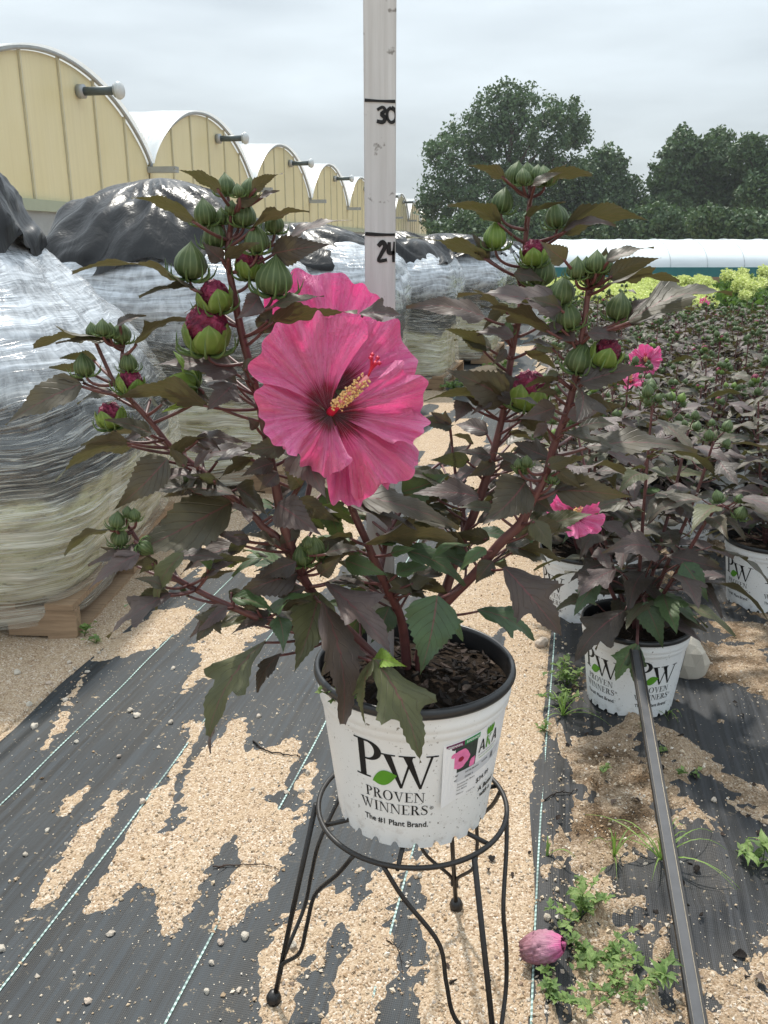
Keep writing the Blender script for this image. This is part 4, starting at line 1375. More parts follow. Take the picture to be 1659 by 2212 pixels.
def nursery_pot(loc, rz, label, group=None, chips=0, prints=(0,), zs=(0.112, 0.104, 0.080, 0.057, 0.036)):
    root = empty('nursery_pot', loc, rz)
    tag(root, label, 'flower pot', group)
    body = link('body', POT_BODY, root)
    link('rim', POT_RIM, root)
    soil = link('soil', POT_SOIL, root)
    key = tuple(zs)
    for th in prints:
        k2 = (key, round(th, 3))
        if k2 not in _cache:
            blk, grn = brand_parts(zs)
            a = printed('lettering', blk, 0.0006, M['ink'], body, th)
            b = printed('leaf_emblem', grn, 0.0011, M['ink_green'], body, th)
            _cache[k2] = (a.data, b.data)
        else:
            link('lettering', _cache[k2][0], body); link('leaf_emblem', _cache[k2][1], body)
    g_ = random.Random(int(loc[0] * 1000))
    for k in range(chips):
        r = 0.128 * math.sqrt(g_.random()); t = g_.uniform(0, 6.283)
        c = link('bark_chip', CHIPS[k % 6], soil, (r * math.cos(t), r * math.sin(t), 0.2065 + 0.010 * (1 - (r / 0.1345) ** 2) + g_.uniform(0, 0.004)))
        s = g_.uniform(0.005, 0.0125)
        c.scale = (s, s * g_.uniform(0.7, 1.2), s)
        c.rotation_euler = (g_.uniform(-.5, .5), g_.uniform(-.5, .5), g_.uniform(0, 6))
    return root, body

POT = np.array([0.0440, 1.112, 0.394])       # the potted plant's pot, standing on its wire stand
pot0, pot_body = nursery_pot(POT, 0.0, 'white plastic nursery pot with black lettering raised on a black wire stand', chips=270,
                             prints=(-0.24,), zs=(0.114, 0.106, 0.082, 0.060, 0.039))

# price label stuck on its right side
def label_parts():
    lab_z = 0.074
    L = link('price_label', bpy.data.meshes.new('tmp'), pot_body)
    def grid_rect(x0, y0, x1, y1):
        return [rect(x0, y0, x1, y1)]
    def lift(parts): return [(np.asarray(V) + np.array([0, lab_z]), F) for V, F in parts]
    bm = wrap_flat(lift(grid_rect(0, 0, 0.125, 0.100)), 0.0008, 0.26, 0.006, 0.16)
    # the lower left corner has come loose and curls
    for v in bm.verts:
        t = math.atan2(v.co.x, -v.co.y) - 0.26
        d = max(0.0, 1 - math.hypot(t * 0.128, (v.co.z - lab_z)) / 0.022)
        v.co.x += 0.004 * d * math.sin(t + 0.4); v.co.y -= 0.007 * d
    me = bpy.data.meshes.new('price_label'); bm.to_mesh(me); bm.free()
    me.materials.append(M['ink_white']); L.data = me
    def pr(parts, off, mat):
        bm = wrap_flat(lift(parts), off, 0.26, 0.006, 0.16)
        if bm is None: return
        me = bpy.data.meshes.new('print'); bm.to_mesh(me); bm.free(); me.materials.append(M[mat])
        link('print', me, pot_body)
    pr(grid_rect(0.004, 0.047, 0.052, 0.090), 0.0012, 'ink_photo')
    pr(grid_rect(0.004, 0.090, 0.030, 0.098), 0.0012, 'ink_strip_purple')
    pr(grid_rect(0.030, 0.090, 0.055, 0.098), 0.0012, 'ink_strip_green')
    pr(sans_text('PERENNIAL', 0.0055, x0=0.0065, y=0.0922, bold=0.02, width=0.0205), 0.0017, 'ink_white')
    pr(sans_text('SUN/SHADE', 0.0055, x0=0.0325, y=0.0922, bold=0.02, width=0.0205), 0.0017, 'ink_white')
    def bloom(cx, cy, r, a0, a1, clip):
        t = np.linspace(R(a0), R(a1), 40)
        rr = r * (1 + 0.055 * np.cos(5 * t + 0.6) + 0.02 * np.cos(11 * t))
        o = np.stack([cx + rr * np.cos(t), cy + rr * np.sin(t)], -1)
        o[:, 0] = np.minimum(o[:, 0], clip[0]); o[:, 1] = np.maximum(o[:, 1], clip[1])
        V = np.vstack([[(min(cx, clip[0]), cy)], o])
        return [(V, [(0, k, k + 1) for k in range(1, 40)])]
    pr(bloom(0.0245, 0.0690, 0.0155, 0, 360, (0.051, 0.048)), 0.0016, 'ink_pink')
    pr(bloom(0.0505, 0.0535, 0.0095, 95, 265, (0.051, 0.048)), 0.0016, 'ink_pink')
    pr(bloom(0.0265, 0.069, 0.004, 0, 360, (0.051, 0.048)), 0.0020, 'ink_eye')
    pr(grid_rect(0.001, 0.030, 0.110, 0.0465), 0.0011, 'ink_lightgrey')
    for (s_, x, y, h, w) in (('HEIGHT: 48"', 0.005, 0.0405, 0.0045, 0.020), ('SPACE: 48"', 0.004, 0.0325, 0.0045, 0.020), ('WATER: Moderate', 0.036, 0.0405, 0.004, 0.024),
                             ('ZONE: 4', 0.036, 0.0325, 0.004, 0.014), ('BLOOMS', 0.066, 0.0405, 0.0038, 0.012)):
        pr(sans_text(s_, h, x0=x, y=y, bold=0.01, width=w), 0.0016, 'ink')
    for (s_, x, y, h, w) in (('Summerific Berry', 0.025, 0.0245, 0.0042, 0.030), ('Awesome', 0.025, 0.0195, 0.0042, 0.017), ('Rose Mallow', 0.025, 0.0145, 0.0036, 0.017), ('Hibiscus', 0.025, 0.0080, 0.0036, 0.012), ('3 Gal(11.3L)', 0.043, 0.0030, 0.0036, 0.016)):
        pr(sans_text(s_, h, x0=x, y=y, bold=0.008, width=w), 0.0016, 'ink_grey')
    pr(sans_text('$34.99', 0.0115, x0=0.060, y=0.0085, bold=0.01, width=0.028), 0.0016, 'ink')
    A_ = [quad((0, 0), (.16, 0), (.50, 1), (.40, 1)), quad((.40, 1), (.54, 1), (.92, 0), (.70, 0)), rect(.2, .3, .7, .38)]
    K_ = [rect(.05, 0, .25, 1), quad((.22, .38), (.30, .52), (.78, 1), (.60, 1)), quad((.32, .55), (.45, .62), (.85, 0), (.62, 0))]
    def put_(gl, x, y, s, h): return [(np.asarray(V) * np.array([s, h]) + np.array([x, y]), F) for V, F in gl]
    pr(put_(A_, 0.056, 0.062, 0.0135, 0.020), 0.0016, 'ink')
    pr(put_(K_, 0.0695, 0.062, 0.013, 0.020) + [quad((.070, .0835), (.082, .0835), (.084, .092), (.068, .092))] + [(np.array([(.068 + .004 * k, .092), (.072 + .004 * k, .092), (.070 + .004 * k, .0975)]), [(0, 1, 2)]) for k in range(4)], 0.0016, 'ink_green')
    pr(put_(A_, 0.083, 0.062, 0.0135, 0.020), 0.0016, 'ink')
    pr(sans_text("ALSIP'S KINGDOM", 0.0032, x0=0.056, y=0.0565, width=0.038), 0.0016, 'ink_grey')
    pr(sans_text('WHOLESALE', 0.0032, x0=0.058, y=0.0515, width=0.034), 0.0016, 'ink_green')
    pr(grid_rect(0.086, 0.034, 0.087, 0.044) + grid_rect(0.0885, 0.034, 0.090, 0.044) + grid_rect(0.091, 0.034, 0.0918, 0.044), 0.0016, 'ink_grey')
label_parts()
printed('lettering', sans_text('A Better', 0.0125, x0=0.0, y=0.0725, bold=0.02) + sans_text('with a', 0.0125, x0=0.006, y=0.060, bold=0.02), 0.0006, M['ink'], pot_body, 0.80)

# ------------------------------------------------------------------ wire plant stand
SC = np.array([0.043, 1.107])
stand = empty('plant_stand', (SC[0], SC[1], 0))
tag(stand, 'black wire three-legged plant stand under the raised white pot', 'plant stand')
RZ, RR = 0.390, 0.142
an = np.linspace(0, 2 * math.pi, 97)
m = MB(); m.tube(np.stack([RR * np.cos(an), RR * np.sin(an), np.full(97, RZ)], -1), 0.0038, 10, cap=False); m.build('ring', M['iron'], stand)
for a in (R(20), R(80), R(140)):
    c, s = math.cos(a), math.sin(a)
    m = MB(); m.tube([(-RR * c, -RR * s, RZ - 0.004), (RR * c, RR * s, RZ - 0.004)], 0.0034, 8); m.build('cross_bar', M['iron'], stand)
for a in (65.6, 181, -56):
    d = np.array([math.cos(R(a)), math.sin(R(a)), 0])
    def at_(ang, r, z): return np.array([r * math.cos(R(a + ang)), r * math.sin(R(a + ang)), z])
    m = MB(); m.tube([at_(0, RR + 0.004, RZ), at_(0, 0.19, 0.18), at_(0, 0.2235, 0.012)], 0.0043, 10)
    leg = m.build('leg', M['iron'], stand)
    for s_ in (-1, 1):
        path = smooth_path([at_(52 * s_, RR, RZ - 0.003), at_(40 * s_, RR + 0.003, RZ - 0.05), at_(22 * s_, 0.158, RZ - 0.115), at_(19 * s_, 0.170, 0.215), at_(15 * s_, 0.180, 0.155), at_(2.2 * s_, 0.205, 0.095), at_(1.2 * s_, 0.211, 0.070)], 30)
        m = MB(); m.tube(path, 0.0033, 8); m.build('brace', M['iron'], leg)
    m = MB(); m.tube([at_(0, 0.2205, 0.030), at_(0, 0.2225, 0.026), at_(0, 0.224, 0.018), at_(0, 0.2245, 0.008), at_(0, 0.2245, 0.002)], [0.005, 0.010, 0.0128, 0.0115, 0.007], 14); m.build('foot', M['iron'], leg)

# ------------------------------------------------------------------ measuring stake with hand-painted marks
st_y = 1.158
top, bot = PT(825, -160, st_y), PT(818.5, 1345, st_y)
sx = (top[0] + bot[0]) / 2
sw = 66.5 * depth_of(PT(822, 505, st_y)) / FPX
stake = empty('measuring_stake', (sx, st_y, 0.598))
tag(stake, 'white painted wooden stake marked 24 and 30 standing in the raised pot', 'measuring stake')
Hs = top[2] - 0.575
bm = bmesh.new()
bmesh.ops.create_cube(bm, size=1)
for v in bm.verts: v.co = (v.co.x * sw, v.co.y * 0.018, v.co.z * Hs + Hs / 2 - 0.02)
bmesh.ops.bevel(bm, geom=bm.edges[:], offset=0.0012, segments=2, affect='EDGES')
me = bpy.data.meshes.new('board'); bm.to_mesh(me); bm.free(); me.materials.append(M['wood_white'])
board = link('board', me, stake)
def stake_print(name, strokes, wd):
    m = MB()
    for st in strokes:
        P = smooth_path([((PT(u, v, st_y)[0] - sx), 0, PT(u, v, st_y)[2] - 0.598) for u, v in st], 20)
        Tn = np.gradient(P, axis=0); Tn /= np.linalg.norm(Tn, axis=1, keepdims=True)
        N_ = np.stack([-Tn[:, 2], np.zeros(len(P)), Tn[:, 0]], -1)
        k = (wd * (1 + 0.18 * np.sin(np.linspace(0, 5, len(P)) + st[0][0])))[:, None]
        y0 = np.array([0, -0.0099, 0])
        A1 = P + N_ * k + y0; B1 = P - N_ * k + y0
        half = sw / 2 - 0.0008
        A1[:, 0] = np.clip(A1[:, 0], -half, half); B1[:, 0] = np.clip(B1[:, 0], -half, half)
        m.grid(np.stack([A1, B1]))
    o = m.build(name, M['ink'], board, smooth=False)
stake_print('mark_line', [[(788, 219), (824, 221), (862, 222)]], 0.0017)
stake_print('mark_line', [[(786, 505), (822, 507), (858, 507)]], 0.0019)
stake_print('digit', [[(815, 240), (826, 234), (832, 241), (824, 249), (832, 257), (827, 266), (814, 264)]], 0.0021)
stake_print('digit', [[(845, 235), (837, 242), (837, 258), (845, 267), (855, 260), (855, 243), (845, 235)]], 0.0021)
stake_print('digit', [[(817, 532), (826, 523), (832, 532), (824, 548), (818, 563), (836, 561)]], 0.0025)
stake_print('digit', [[(841, 523), (840, 536), (841, 546), (855, 545)], [(853, 522), (852, 545), (851, 566)]], 0.0025)

# ------------------------------------------------------------------ dark steel bar lying from the next pot to the ground
b0 = PT(1372, 1405, 1.915); b1 = PT(1540, 2390, 0.935)
ax = nz(b1 - b0)
nrm = nz(np.cross(ax, [1, 0, 0])); nrm = nrm if nrm[2] > 0 else -nrm
Fm = frame(ax, nrm)
Lb = float(np.linalg.norm(b1 - b0))
bar = empty('steel_bar', b1 + np.array([0, 0, -0.004]))
tag(bar, 'dark flat steel bar leaning from the nearest potted hibiscus down to the ground', 'steel bar')
def bar_part(name, yc, w, h, zc, mat):
    m = MB(); m.box((Lb / 2, yc, zc), (Lb, w, h))
    V = m.v[0] @ Fm.T + (b0 - (b1 + np.array([0, 0, -0.004])))
    m.v[0] = V
    m.build(name, M[mat], bar, smooth=False)
bar_part('web', 0, 0.0175, 0.004, 0.0, 'bar_steel')
bar_part('flange', -0.0112, 0.0045, 0.011, -0.001, 'iron')
bar_part('flange', 0.0112, 0.0045, 0.011, -0.001, 'iron')
bar_part('edge', -0.0088, 0.0012, 0.0012, 0.0028, 'bar_edge')
bar_part('edge', 0.0088, 0.0012, 0.0012, 0.0028, 'bar_edge')

# ------------------------------------------------------------------ hibiscus: leaves, buds, blooms
BRONZE = [(0.070, 0.054, 0.050), (0.054, 0.044, 0.038), (0.084, 0.064, 0.062), (0.068, 0.060, 0.042), (0.062, 0.058, 0.038)]
OLIVE = [(0.070, 0.074, 0.034), (0.062, 0.064, 0.036), (0.080, 0.088, 0.040)]
GREEN = [(0.062, 0.110, 0.040), (0.050, 0.090, 0.042)]
LIME = [(0.17, 0.27, 0.045)]

def leaf_mesh(L, W, lobed=False, seed=0, arch_=0.10, fold=0.22, n=24, mcol=4):
    g_ = np.random.default_rng(seed)
    t = np.linspace(0, 1, n)
    if lobed:
        lt = g_.uniform(0.36, 0.44)
        rise = 0.30 + 0.70 * np.clip(t / lt, 0, 1) ** 0.9
        fall = np.where(t < lt + 0.08, 1 - 0.56 * np.clip((t - lt) / 0.08, 0, 1), 0.44 * np.sin(np.pi * (0.5 + 0.5 * np.clip((t - lt - 0.08) / (0.92 - lt), 0, 1))) ** 0.9)
        hw = W / 2 * np.where(t <= lt, rise, fall)
        hw[0] = W * 0.06
        sweep = 0.75
    else:
        hw = W / 2 * 1.08 * np.sin(np.pi * np.clip(t, 0, 1) ** 0.50) ** 1.12 * (1 - 0.38 * t) * 1.08
        hw[0] = W * 0.07
        sweep = 0.22
    hw[-1] = 0
    s = np.linspace(-1, 1, 2 * mcol + 1)
    T, S = np.meshgrid(t, s, indexing='ij')
    H = np.repeat(hw[:, None], len(s), 1)
    tooth = np.ones_like(T)
    odd = (np.arange(n) % 2).astype(float)[:, None]
    edge = (np.abs(S) > 0.99)
    tooth = tooth + edge * (odd * 0.13 - 0.03) * ((T > 0.12) & (T < 0.97))
    asym = 1 + 0.10 * g_.uniform(-1, 1) * np.sign(S)
    x = T * L + sweep * H * np.abs(S) ** 1.4 * (1 - T) + edge * odd * 0.012 * L
    y = S * H * tooth * asym
    k = g_.uniform(0, 6.28, 4)
    z = arch_ * L * 4 * T * (1 - T) + fold * np.abs(S) * H
    z = z + 0.16 * H * S ** 2 * np.sin(6.28 * (2.2 * T) + k[0] + S * 1.5) + 0.05 * L * S * np.sin(3.1 * T + k[1]) * 0.6
    z = z - 0.05 * H * np.cos(6.28 * (8 * T - 2.2 * np.abs(S))) * (1 - np.abs(S)) * 0.8
    y = y + 0.05 * L * np.sin(3.14 * T) * g_.uniform(-1, 1)
    P = np.stack([x, y, z], -1)
    m = MB(); m.grid(P, 0, np.stack([T, S], -1), flip=True)
    return m

def bud_mesh(mat='bud_green', fat=1.0, tip=1.0):
    prof = [(0.02, 0.0), (0.19, 0.02), (0.33, 0.10), (0.42, 0.22), (0.445, 0.36), (0.41, 0.52), (0.32, 0.67), (0.20, 0.80), (0.095, 0.90), (0.03, 0.97), (0.002, 1.02)]
    def fn(r, z, an):
        k = 0.05 + 0.05 * z
        return r * fat * (1 + k * np.cos(5 * an)), np.full(len(an), z * tip)
    m = MB(); m.lathe(prof, 30, fn=fn)
    return m.mesh('bud', M[mat])

def bract_mesh(n=10, ln=0.62, seed=1, mat='bud_green'):
    g_ = np.random.default_rng(seed)
    m = MB()
    for k in range(n):
        a = 2 * math.pi * (k + g_.uniform(-.2, .2)) / n
        d = np.array([math.cos(a), math.sin(a), 0]); l = ln * g_.uniform(0.8, 1.2)
        p = smooth_path([d * 0.08 + [0, 0, 0.01], d * 0.36 + [0, 0, 0.00], d * (0.60 + g_.uniform(-.03, .08)) + np.array([0, 0, 0.14 * l / .6]), d * (0.68 + g_.uniform(-.12, .10)) + np.array([0, 0, 0.75 * l])], 8)
        m.tube(p, [0.034, 0.042, 0.042, 0.04, 0.034, 0.026, 0.016, 0.003], 5)
    return m.mesh('epicalyx', M['bract'])

def sepals(open_, n=5, ln=0.85, mat='bud_lime', wd=0.36, seed=0):
    g_ = np.random.default_rng(seed)
    m = MB()
    for k in range(n):
        a = 2 * math.pi * k / n + g_.uniform(-.12, .12)
        d = np.array([math.cos(a), math.sin(a), 0]); e = np.array([-d[1], d[0], 0])
        t = np.linspace(0, 1, 10); s = np.linspace(-1, 1, 7)
        prof_r = np.interp(t, [0, .12, .35, .65, 1], [0.05, 0.30, 0.47, 0.50 + open_ * 0.4, 0.38 + open_])
        prof_z = np.interp(t, [0, .12, .35, .65, 1], [0.0, 0.03, 0.20, 0.48 - open_ * 0.1, ln - open_ * 0.25])
        w = wd * np.interp(t, [0, .2, .5, .8, 1], [0.3, 0.9, 1.0, 0.55, 0.0])
        P = np.stack([(prof_r[i] - 0.10 * s ** 2 * w[i] / wd)[:, None] * d + (s * w[i])[:, None] * e + np.stack([np.zeros(7), np.zeros(7), np.full(7, prof_z[i])], -1) for i in range(10)])
        uv = np.stack([np.repeat(t[:, None], 7, 1), np.repeat((s * 0.1 + 0.1 * k)[None], 10, 0)], -1)
        m.grid(P, 0, uv, flip=True)
    return m.mesh('sepals', M[mat])

def furled_mesh(seed=3, tall=1.0):
    m = MB()
    w = wob(seed, 3, 6, 2.6); w2 = wob(seed + 1, 3, 7, 6.0)
    ph = np.linspace(0.02, 1, 26); an = np.linspace(0, 2 * math.pi, 48, endpoint=False)
    rows = []
    for p in ph:
        r = 0.44 * math.sin(math.pi * min(1, 0.12 + 0.80 * p)) ** 0.75
        z = 0.08 + 0.92 * p * tall
        tw = an + 1.9 * p
        D = np.stack([np.cos(an), np.sin(an), np.full(48, p * 1.6)], -1)
        sp = np.abs(np.sin(2.5 * tw + 0.8 * w(D)))
        rr = r * (0.86 + 0.17 * sp ** 0.5 + 0.05 * w2(D))
        rows.append(np.stack([rr * np.cos(an), rr * np.sin(an), z + 0.05 * sp * p + 0.02 * w2(D)], -1))
    rows.append(np.tile(rows[-1].mean(0) - [0, 0, 0.06], (48, 1)))
    m.grid(np.array(rows), wrap=True)
    return m.mesh('furled_petals', M['crimson'])

BUDS = {'green': bud_mesh(), 'lime': bud_mesh('bud_lime', 0.95), 'crack': bud_mesh('bud_green', 1.02, 0.97)}
BRACTS = [bract_mesh(10, 0.62, s_) for s_ in (1, 2, 3)]
SEP = {'half': sepals(0.10, ln=0.72, seed=1), 'open': sepals(0.55, ln=0.95, wd=0.42, seed=2), 'tight': sepals(0.0, ln=0.92, seed=3)}
FURL = [furled_mesh(3), furled_mesh(8, 0.9)]

def child_at(name, me, parent, M4):
    o = link(name, me, parent)
    o.matrix_basis = M4
    return o

def make_bud_obj(parent, base, up, h, kind='green', spin=None, bracts=True, lean=None):
    """base, up in the parent's space; h is the height in metres"""
    up = nz(up)
    side = nz(np.cross(up, [0.31, 0.93, 0.17]))
    a = rng.uniform(0, 6.28) if spin is None else spin
    y = np.cross(up, side)
    x2 = side * math.cos(a) + y * math.sin(a)
    rot = np.stack([x2, np.cross(up, x2), up], 1)
    if kind in ('green', 'lime', 'crack'):
        o = child_at('bud', BUDS[kind], parent, mat4(rot, base, h))
    else:
        o = child_at('bud', SEP['open' if kind == 'spent' else 'half'], parent, mat4(rot, base, h))
        if kind == 'crimson':
            f_ = link('furled_petals', FURL[rng.randrange(2)], o); f_.scale = (1.10, 1.10, 1.06)
        elif kind == 'tip':
            f_ = link('furled_petals', FURL[1], o); f_.scale = (0.92, 0.92, 0.94)
    if bracts:
        e = link('epicalyx', BRACTS[rng.randrange(3)], o)
        e.location = (0, 0, -0.03)
    return o

# ------------------------------------------------------------------ blooms
def petal_mesh(L, hw_deg, seed, cup=0.30, ruffle=0.06, recurve=0.0, n=46, k=61, notch=0.0, side_tilt=0.16):
    g_ = np.random.default_rng(seed)
    t = np.linspace(0.02, 1, n); s = np.linspace(-1, 1, k)
    T, S = np.meshgrid(t, s, indexing='ij')
    ph = g_.uniform(0, 6.28, 6)
    Ledge = L * (1 - 0.20 * np.abs(S) ** 2.6 + 0.055 * np.sin(4.5 * S + ph[0]) + 0.032 * np.sin(11 * S + ph[1]) + 0.016 * np.sin(23 * S + ph[2]) - notch * np.exp(-(S / 0.12) ** 2))
    r = T * Ledge
    ang = R(hw_deg) * S * (0.62 + 0.38 * np.clip(T, 0, 1) ** 0.8)
    x = r * np.cos(ang); y = r * np.sin(ang)
    z = cup * L * T ** 1.25 - recurve * L * np.clip(T - 0.62, 0, 1) ** 2 * 3.0
    z = z + 2.3 * ruffle * L * T ** 2.6 * (np.sin(5.2 * S + ph[3]) * 0.9 + 0.55 * np.sin(9.7 * S + ph[4]) + 0.22 * np.sin(19 * S + ph[5] + 3 * T))
    z = z + 0.028 * L * np.sin(13 * S + 2.2 * np.sin(5 * T + ph[1])) * T * (1 - 0.4 * T) + 0.011 * L * np.sin(31 * S + 4 * T + ph[2]) * T
    z = z + side_tilt * L * S * T * 0.5
    w = wob(seed + 9, 2, 6, 2.4)
    z = z + 0.026 * L * w(np.stack([T * 1.3, S], -1)) * T
    w3 = wob(seed + 19, 2, 8, 5.5)
    z = z + 0.010 * L * w3(np.stack([T * 0.8, S * 1.6], -1)) * T ** 0.7
    curl = np.clip(T - 0.86, 0, 1) / 0.14 * (0.5 + 0.5 * np.sin(6.0 * S + ph[2] + 1.3)) * (0.6 + 0.4 * np.sin(15 * S + ph[5]))
    x = x - 0.055 * L * curl ** 2 * np.cos(ang); y = y - 0.055 * L * curl ** 2 * np.sin(ang)
    z = z + (0.075 if seed % 2 else -0.075) * L * curl ** 1.5
    P = np.stack([x, y, z], -1)
    m = MB(); m.grid(P, 0, np.stack([T, S], -1), flip=True)
    return m.mesh('petal', M['petal'])

def bloom(parent, org, centre, axis, px, petals, seed, column=True, col_dir=None, col_len=0.075):
    """petals: (angle in the picture plane, length in px, half angle, cup, ruffle, recurve, lift)"""
    z = nz(axis)
    x = nz(np.array([1.0, 0, 0]) - z * z[0]); y = np.cross(z, x)
    rot = np.stack([x, y, z], 1)
    m = MB(); m.lathe([(0.001, -0.032), (0.010, -0.028), (0.015, -0.016), (0.012, -0.007), (0.006, -0.004), (0.001, -0.004)], 20)
    fl = child_at('flower', m.mesh('flower', M['bud_green']), parent, mat4(rot, np.asarray(centre) - org))
    for i, (a, L, hw, cup, ruf, rec, lift) in enumerate(petals):
        me = petal_mesh(L * px, hw, seed + i * 7, cup, ruf, rec)
        o = link('petal', me, fl, (0, 0, lift))
        o.rotation_euler = (0, 0, R(a))
    if column:
        cd = nz(np.array([np.dot(col_dir, x), np.dot(col_dir, y), np.dot(col_dir, z)])) if col_dir is not None else np.array([0, 0, 1.0])
        p = bez((0, 0, 0.004), np.array([0, 0, 0.35 * col_len]) + cd * 0.2 * col_len, cd * col_len, 14)
        m = MB(); m.tube(p, np.linspace(0.0042, 0.0022, 14), 10)
        sc = m.build('stamen_column', M['column'], fl)
        m = MB(); m.tube(p[:5] + np.array([0, 0, 0.0002]), np.linspace(0.0052, 0.0042, 5), 10); m.build('stamen_base', M['stigma'], fl)
        g_ = np.random.default_rng(seed + 99)
        m = MB()
        side = nz(np.cross(cd, [0.3, 0.2, 0.9])); s2 = np.cross(cd, side)
        mf = MB()
        for k in range(240):
            t = 0.26 + 0.72 * g_.random()
            q = p[min(13, int(t * 13))] + cd * g_.uniform(-0.003, 0.003)
            aa = g_.uniform(0, 6.28)
            d = side * math.cos(aa) + s2 * math.sin(aa) + cd * g_.uniform(0, 0.5)
            l = g_.uniform(0.0045, 0.0080)
            e = q + nz(d) * l
            mf.tube([q, e], 0.00035, 3, cap=False)
            r_ = g_.uniform(0.0011, 0.0018)
            m.add(OCT * r_ * g_.uniform(.8, 1.2, (6, 3)) + e, OCF)
        m.build('anthers', M['anther'], sc); mf.build('filaments', M['column'], sc)
        m = MB()
        end = p[-1]
        cup_d = nz(cd + np.array([np.dot(CAMU, x), np.dot(CAMU, y), np.dot(CAMU, z)]) * 0.9)
        for k in range(5):
            aa = k * 1.2566
            d = side * math.cos(aa) + s2 * math.sin(aa)
            tip = end + cup_d * 0.020 + d * 0.0062
            m.tube(bez(end, end + cup_d * 0.013, tip, 6), 0.0011, 6)
            m.add(OCT * 0.0024 * np.array([1.2, 1.2, .8]) + tip, OCF)
        m.build('stigma', M['stigma'], sc)
    return fl

# ------------------------------------------------------------------ the potted hibiscus on the stand
ORG = POT + np.array([0, 0, 0.205])
hib = empty('hibiscus_plant', ORG)
tag(hib, 'dark-leaved hibiscus with large pink bloom growing in the raised white pot', 'hibiscus')
BASE = np.array([0.035, 1.125, 0.600])

STEMS = {}
def stem(key, pts, r0, r1, n=34):
    P = smooth_path([p if len(p) == 3 and p[0] < 5 and p[1] < 5 else PT(*p) for p in pts], n)
    STEMS[key] = P
    k = np.linspace(0, 1, n)
    rad = r0 + (r1 - r0) * k
    kn = 1 + 0.07 * np.sin(np.linspace(0, 20, n))
    m = MB(); m.tube(P - ORG, rad * kn, 10)
    m.build('stem', M['stem'], hib)

def bpt(dx, dy, dz=-0.01):
    return tuple(BASE + np.array([dx, dy, dz]))
stem('s1', [bpt(-.012, -.01), (760, 1372, 1.09), (700, 1312, 1.06), (663, 1262, 1.045), (640, 1210, 1.035), (612, 1130, 1.03), (590, 1020, 1.025), (566, 900, 1.02), (543, 800, 1.015), (524, 730, 1.01), (506, 640, 1.005), (492, 560, 1.0), (497, 500, 1.0), (508, 440, 1.0)], 0.0078, 0.0030, 50)
stem('s2', [bpt(.0, .004), (868, 1345, 1.12), (835, 1268, 1.09), (808, 1210, 1.07), (792, 1170, 1.06), (765, 1110, 1.055), (740, 1040, 1.05), (725, 960, 1.045)], 0.0072, 0.0036)
stem('s3', [bpt(.012, .012), (925, 1345, 1.15), (960, 1281, 1.15), (984, 1209, 1.155), (1004, 1158, 1.16), (1024, 1110, 1.16), (1046, 1047, 1.165), (1060, 1000, 1.165), (1084, 905, 1.165), (1097, 820, 1.16), (1110, 735, 1.16), (1120, 690, 1.155), (1129, 620, 1.15), (1133, 540, 1.145), (1143, 450, 1.14), (1150, 395, 1.14)], 0.0080, 0.0028, 50)
stem('s4', [bpt(.018, .0), (915, 1370, 1.115), (960, 1305, 1.10), (1024, 1241, 1.085), (1080, 1174, 1.07), (1123, 1134, 1.06), (1146, 1088, 1.055), (1178, 1031, 1.05), (1196, 965, 1.045), (1223, 896, 1.04), (1240, 828, 1.035), (1256, 735, 1.03), (1267, 660, 1.03), (1272, 612, 1.03)], 0.0082, 0.0030, 50)
stem('s5', [bpt(-.018, -.012), (760, 1395, 1.07), (680, 1368, 1.04), (588, 1346, 1.015), (538, 1326, 1.005), (475, 1300, 0.995), (409, 1266, 0.99), (363, 1240, 0.985), (330, 1214, 0.985), (300, 1172, 0.985), (280, 1140, 0.985)], 0.0060, 0.0024)
stem('s6', [(650, 1236, 1.04), (608, 1171, 1.035), (568, 1138, 1.03), (545, 1111, 1.03), (462, 1042, 1.02), (419, 1005, 1.02), (370, 966, 1.015), (329, 915, 1.01), (287, 869, 1.005), (250, 830, 1.0), (225, 780, 1.0), (205, 735, 1.0)], 0.0058, 0.0020)
stem('s6b', [(272, 856, 1.003), (265, 820, 1.0), (262, 780, 0.998), (268, 745, .998)], 0.0022, 0.0016, 10)
stem('s7', [(820, 1238, 1.08), (840, 1150, 1.13), (880, 1080, 1.17), (915, 1030, 1.2), (950, 1000, 1.22)], 0.0042, 0.002)
stem('s8', [(608, 1110, 1.03), (640, 1060, 1.02), (665, 1010, 1.0), (690, 960, 0.985), (707, 905, 0.965)], 0.0036, 0.0034)
stem('s9', [(630, 1180, 1.04), (655, 1110, 1.06), (680, 1000, 1.075), (705, 900, 1.06), (722, 830, 1.03)], 0.0034, 0.0032)
stem('s10', [(1004, 1158, 1.16), (1000, 1090, 1.18), (985, 1030, 1.19), (976, 960, 1.2)], 0.003, 0.0018, 12)
ALLP = np.concatenate([P[3:] for P in STEMS.values()])

def attach(b, reach=0.16):
    d = ALLP - b
    dist = np.linalg.norm(d, axis=1) + np.where(d[:, 2] > -0.012, 0.05 + 2.0 * np.maximum(d[:, 2] + 0.012, 0), 0)
    return ALLP[int(np.argmin(dist))]

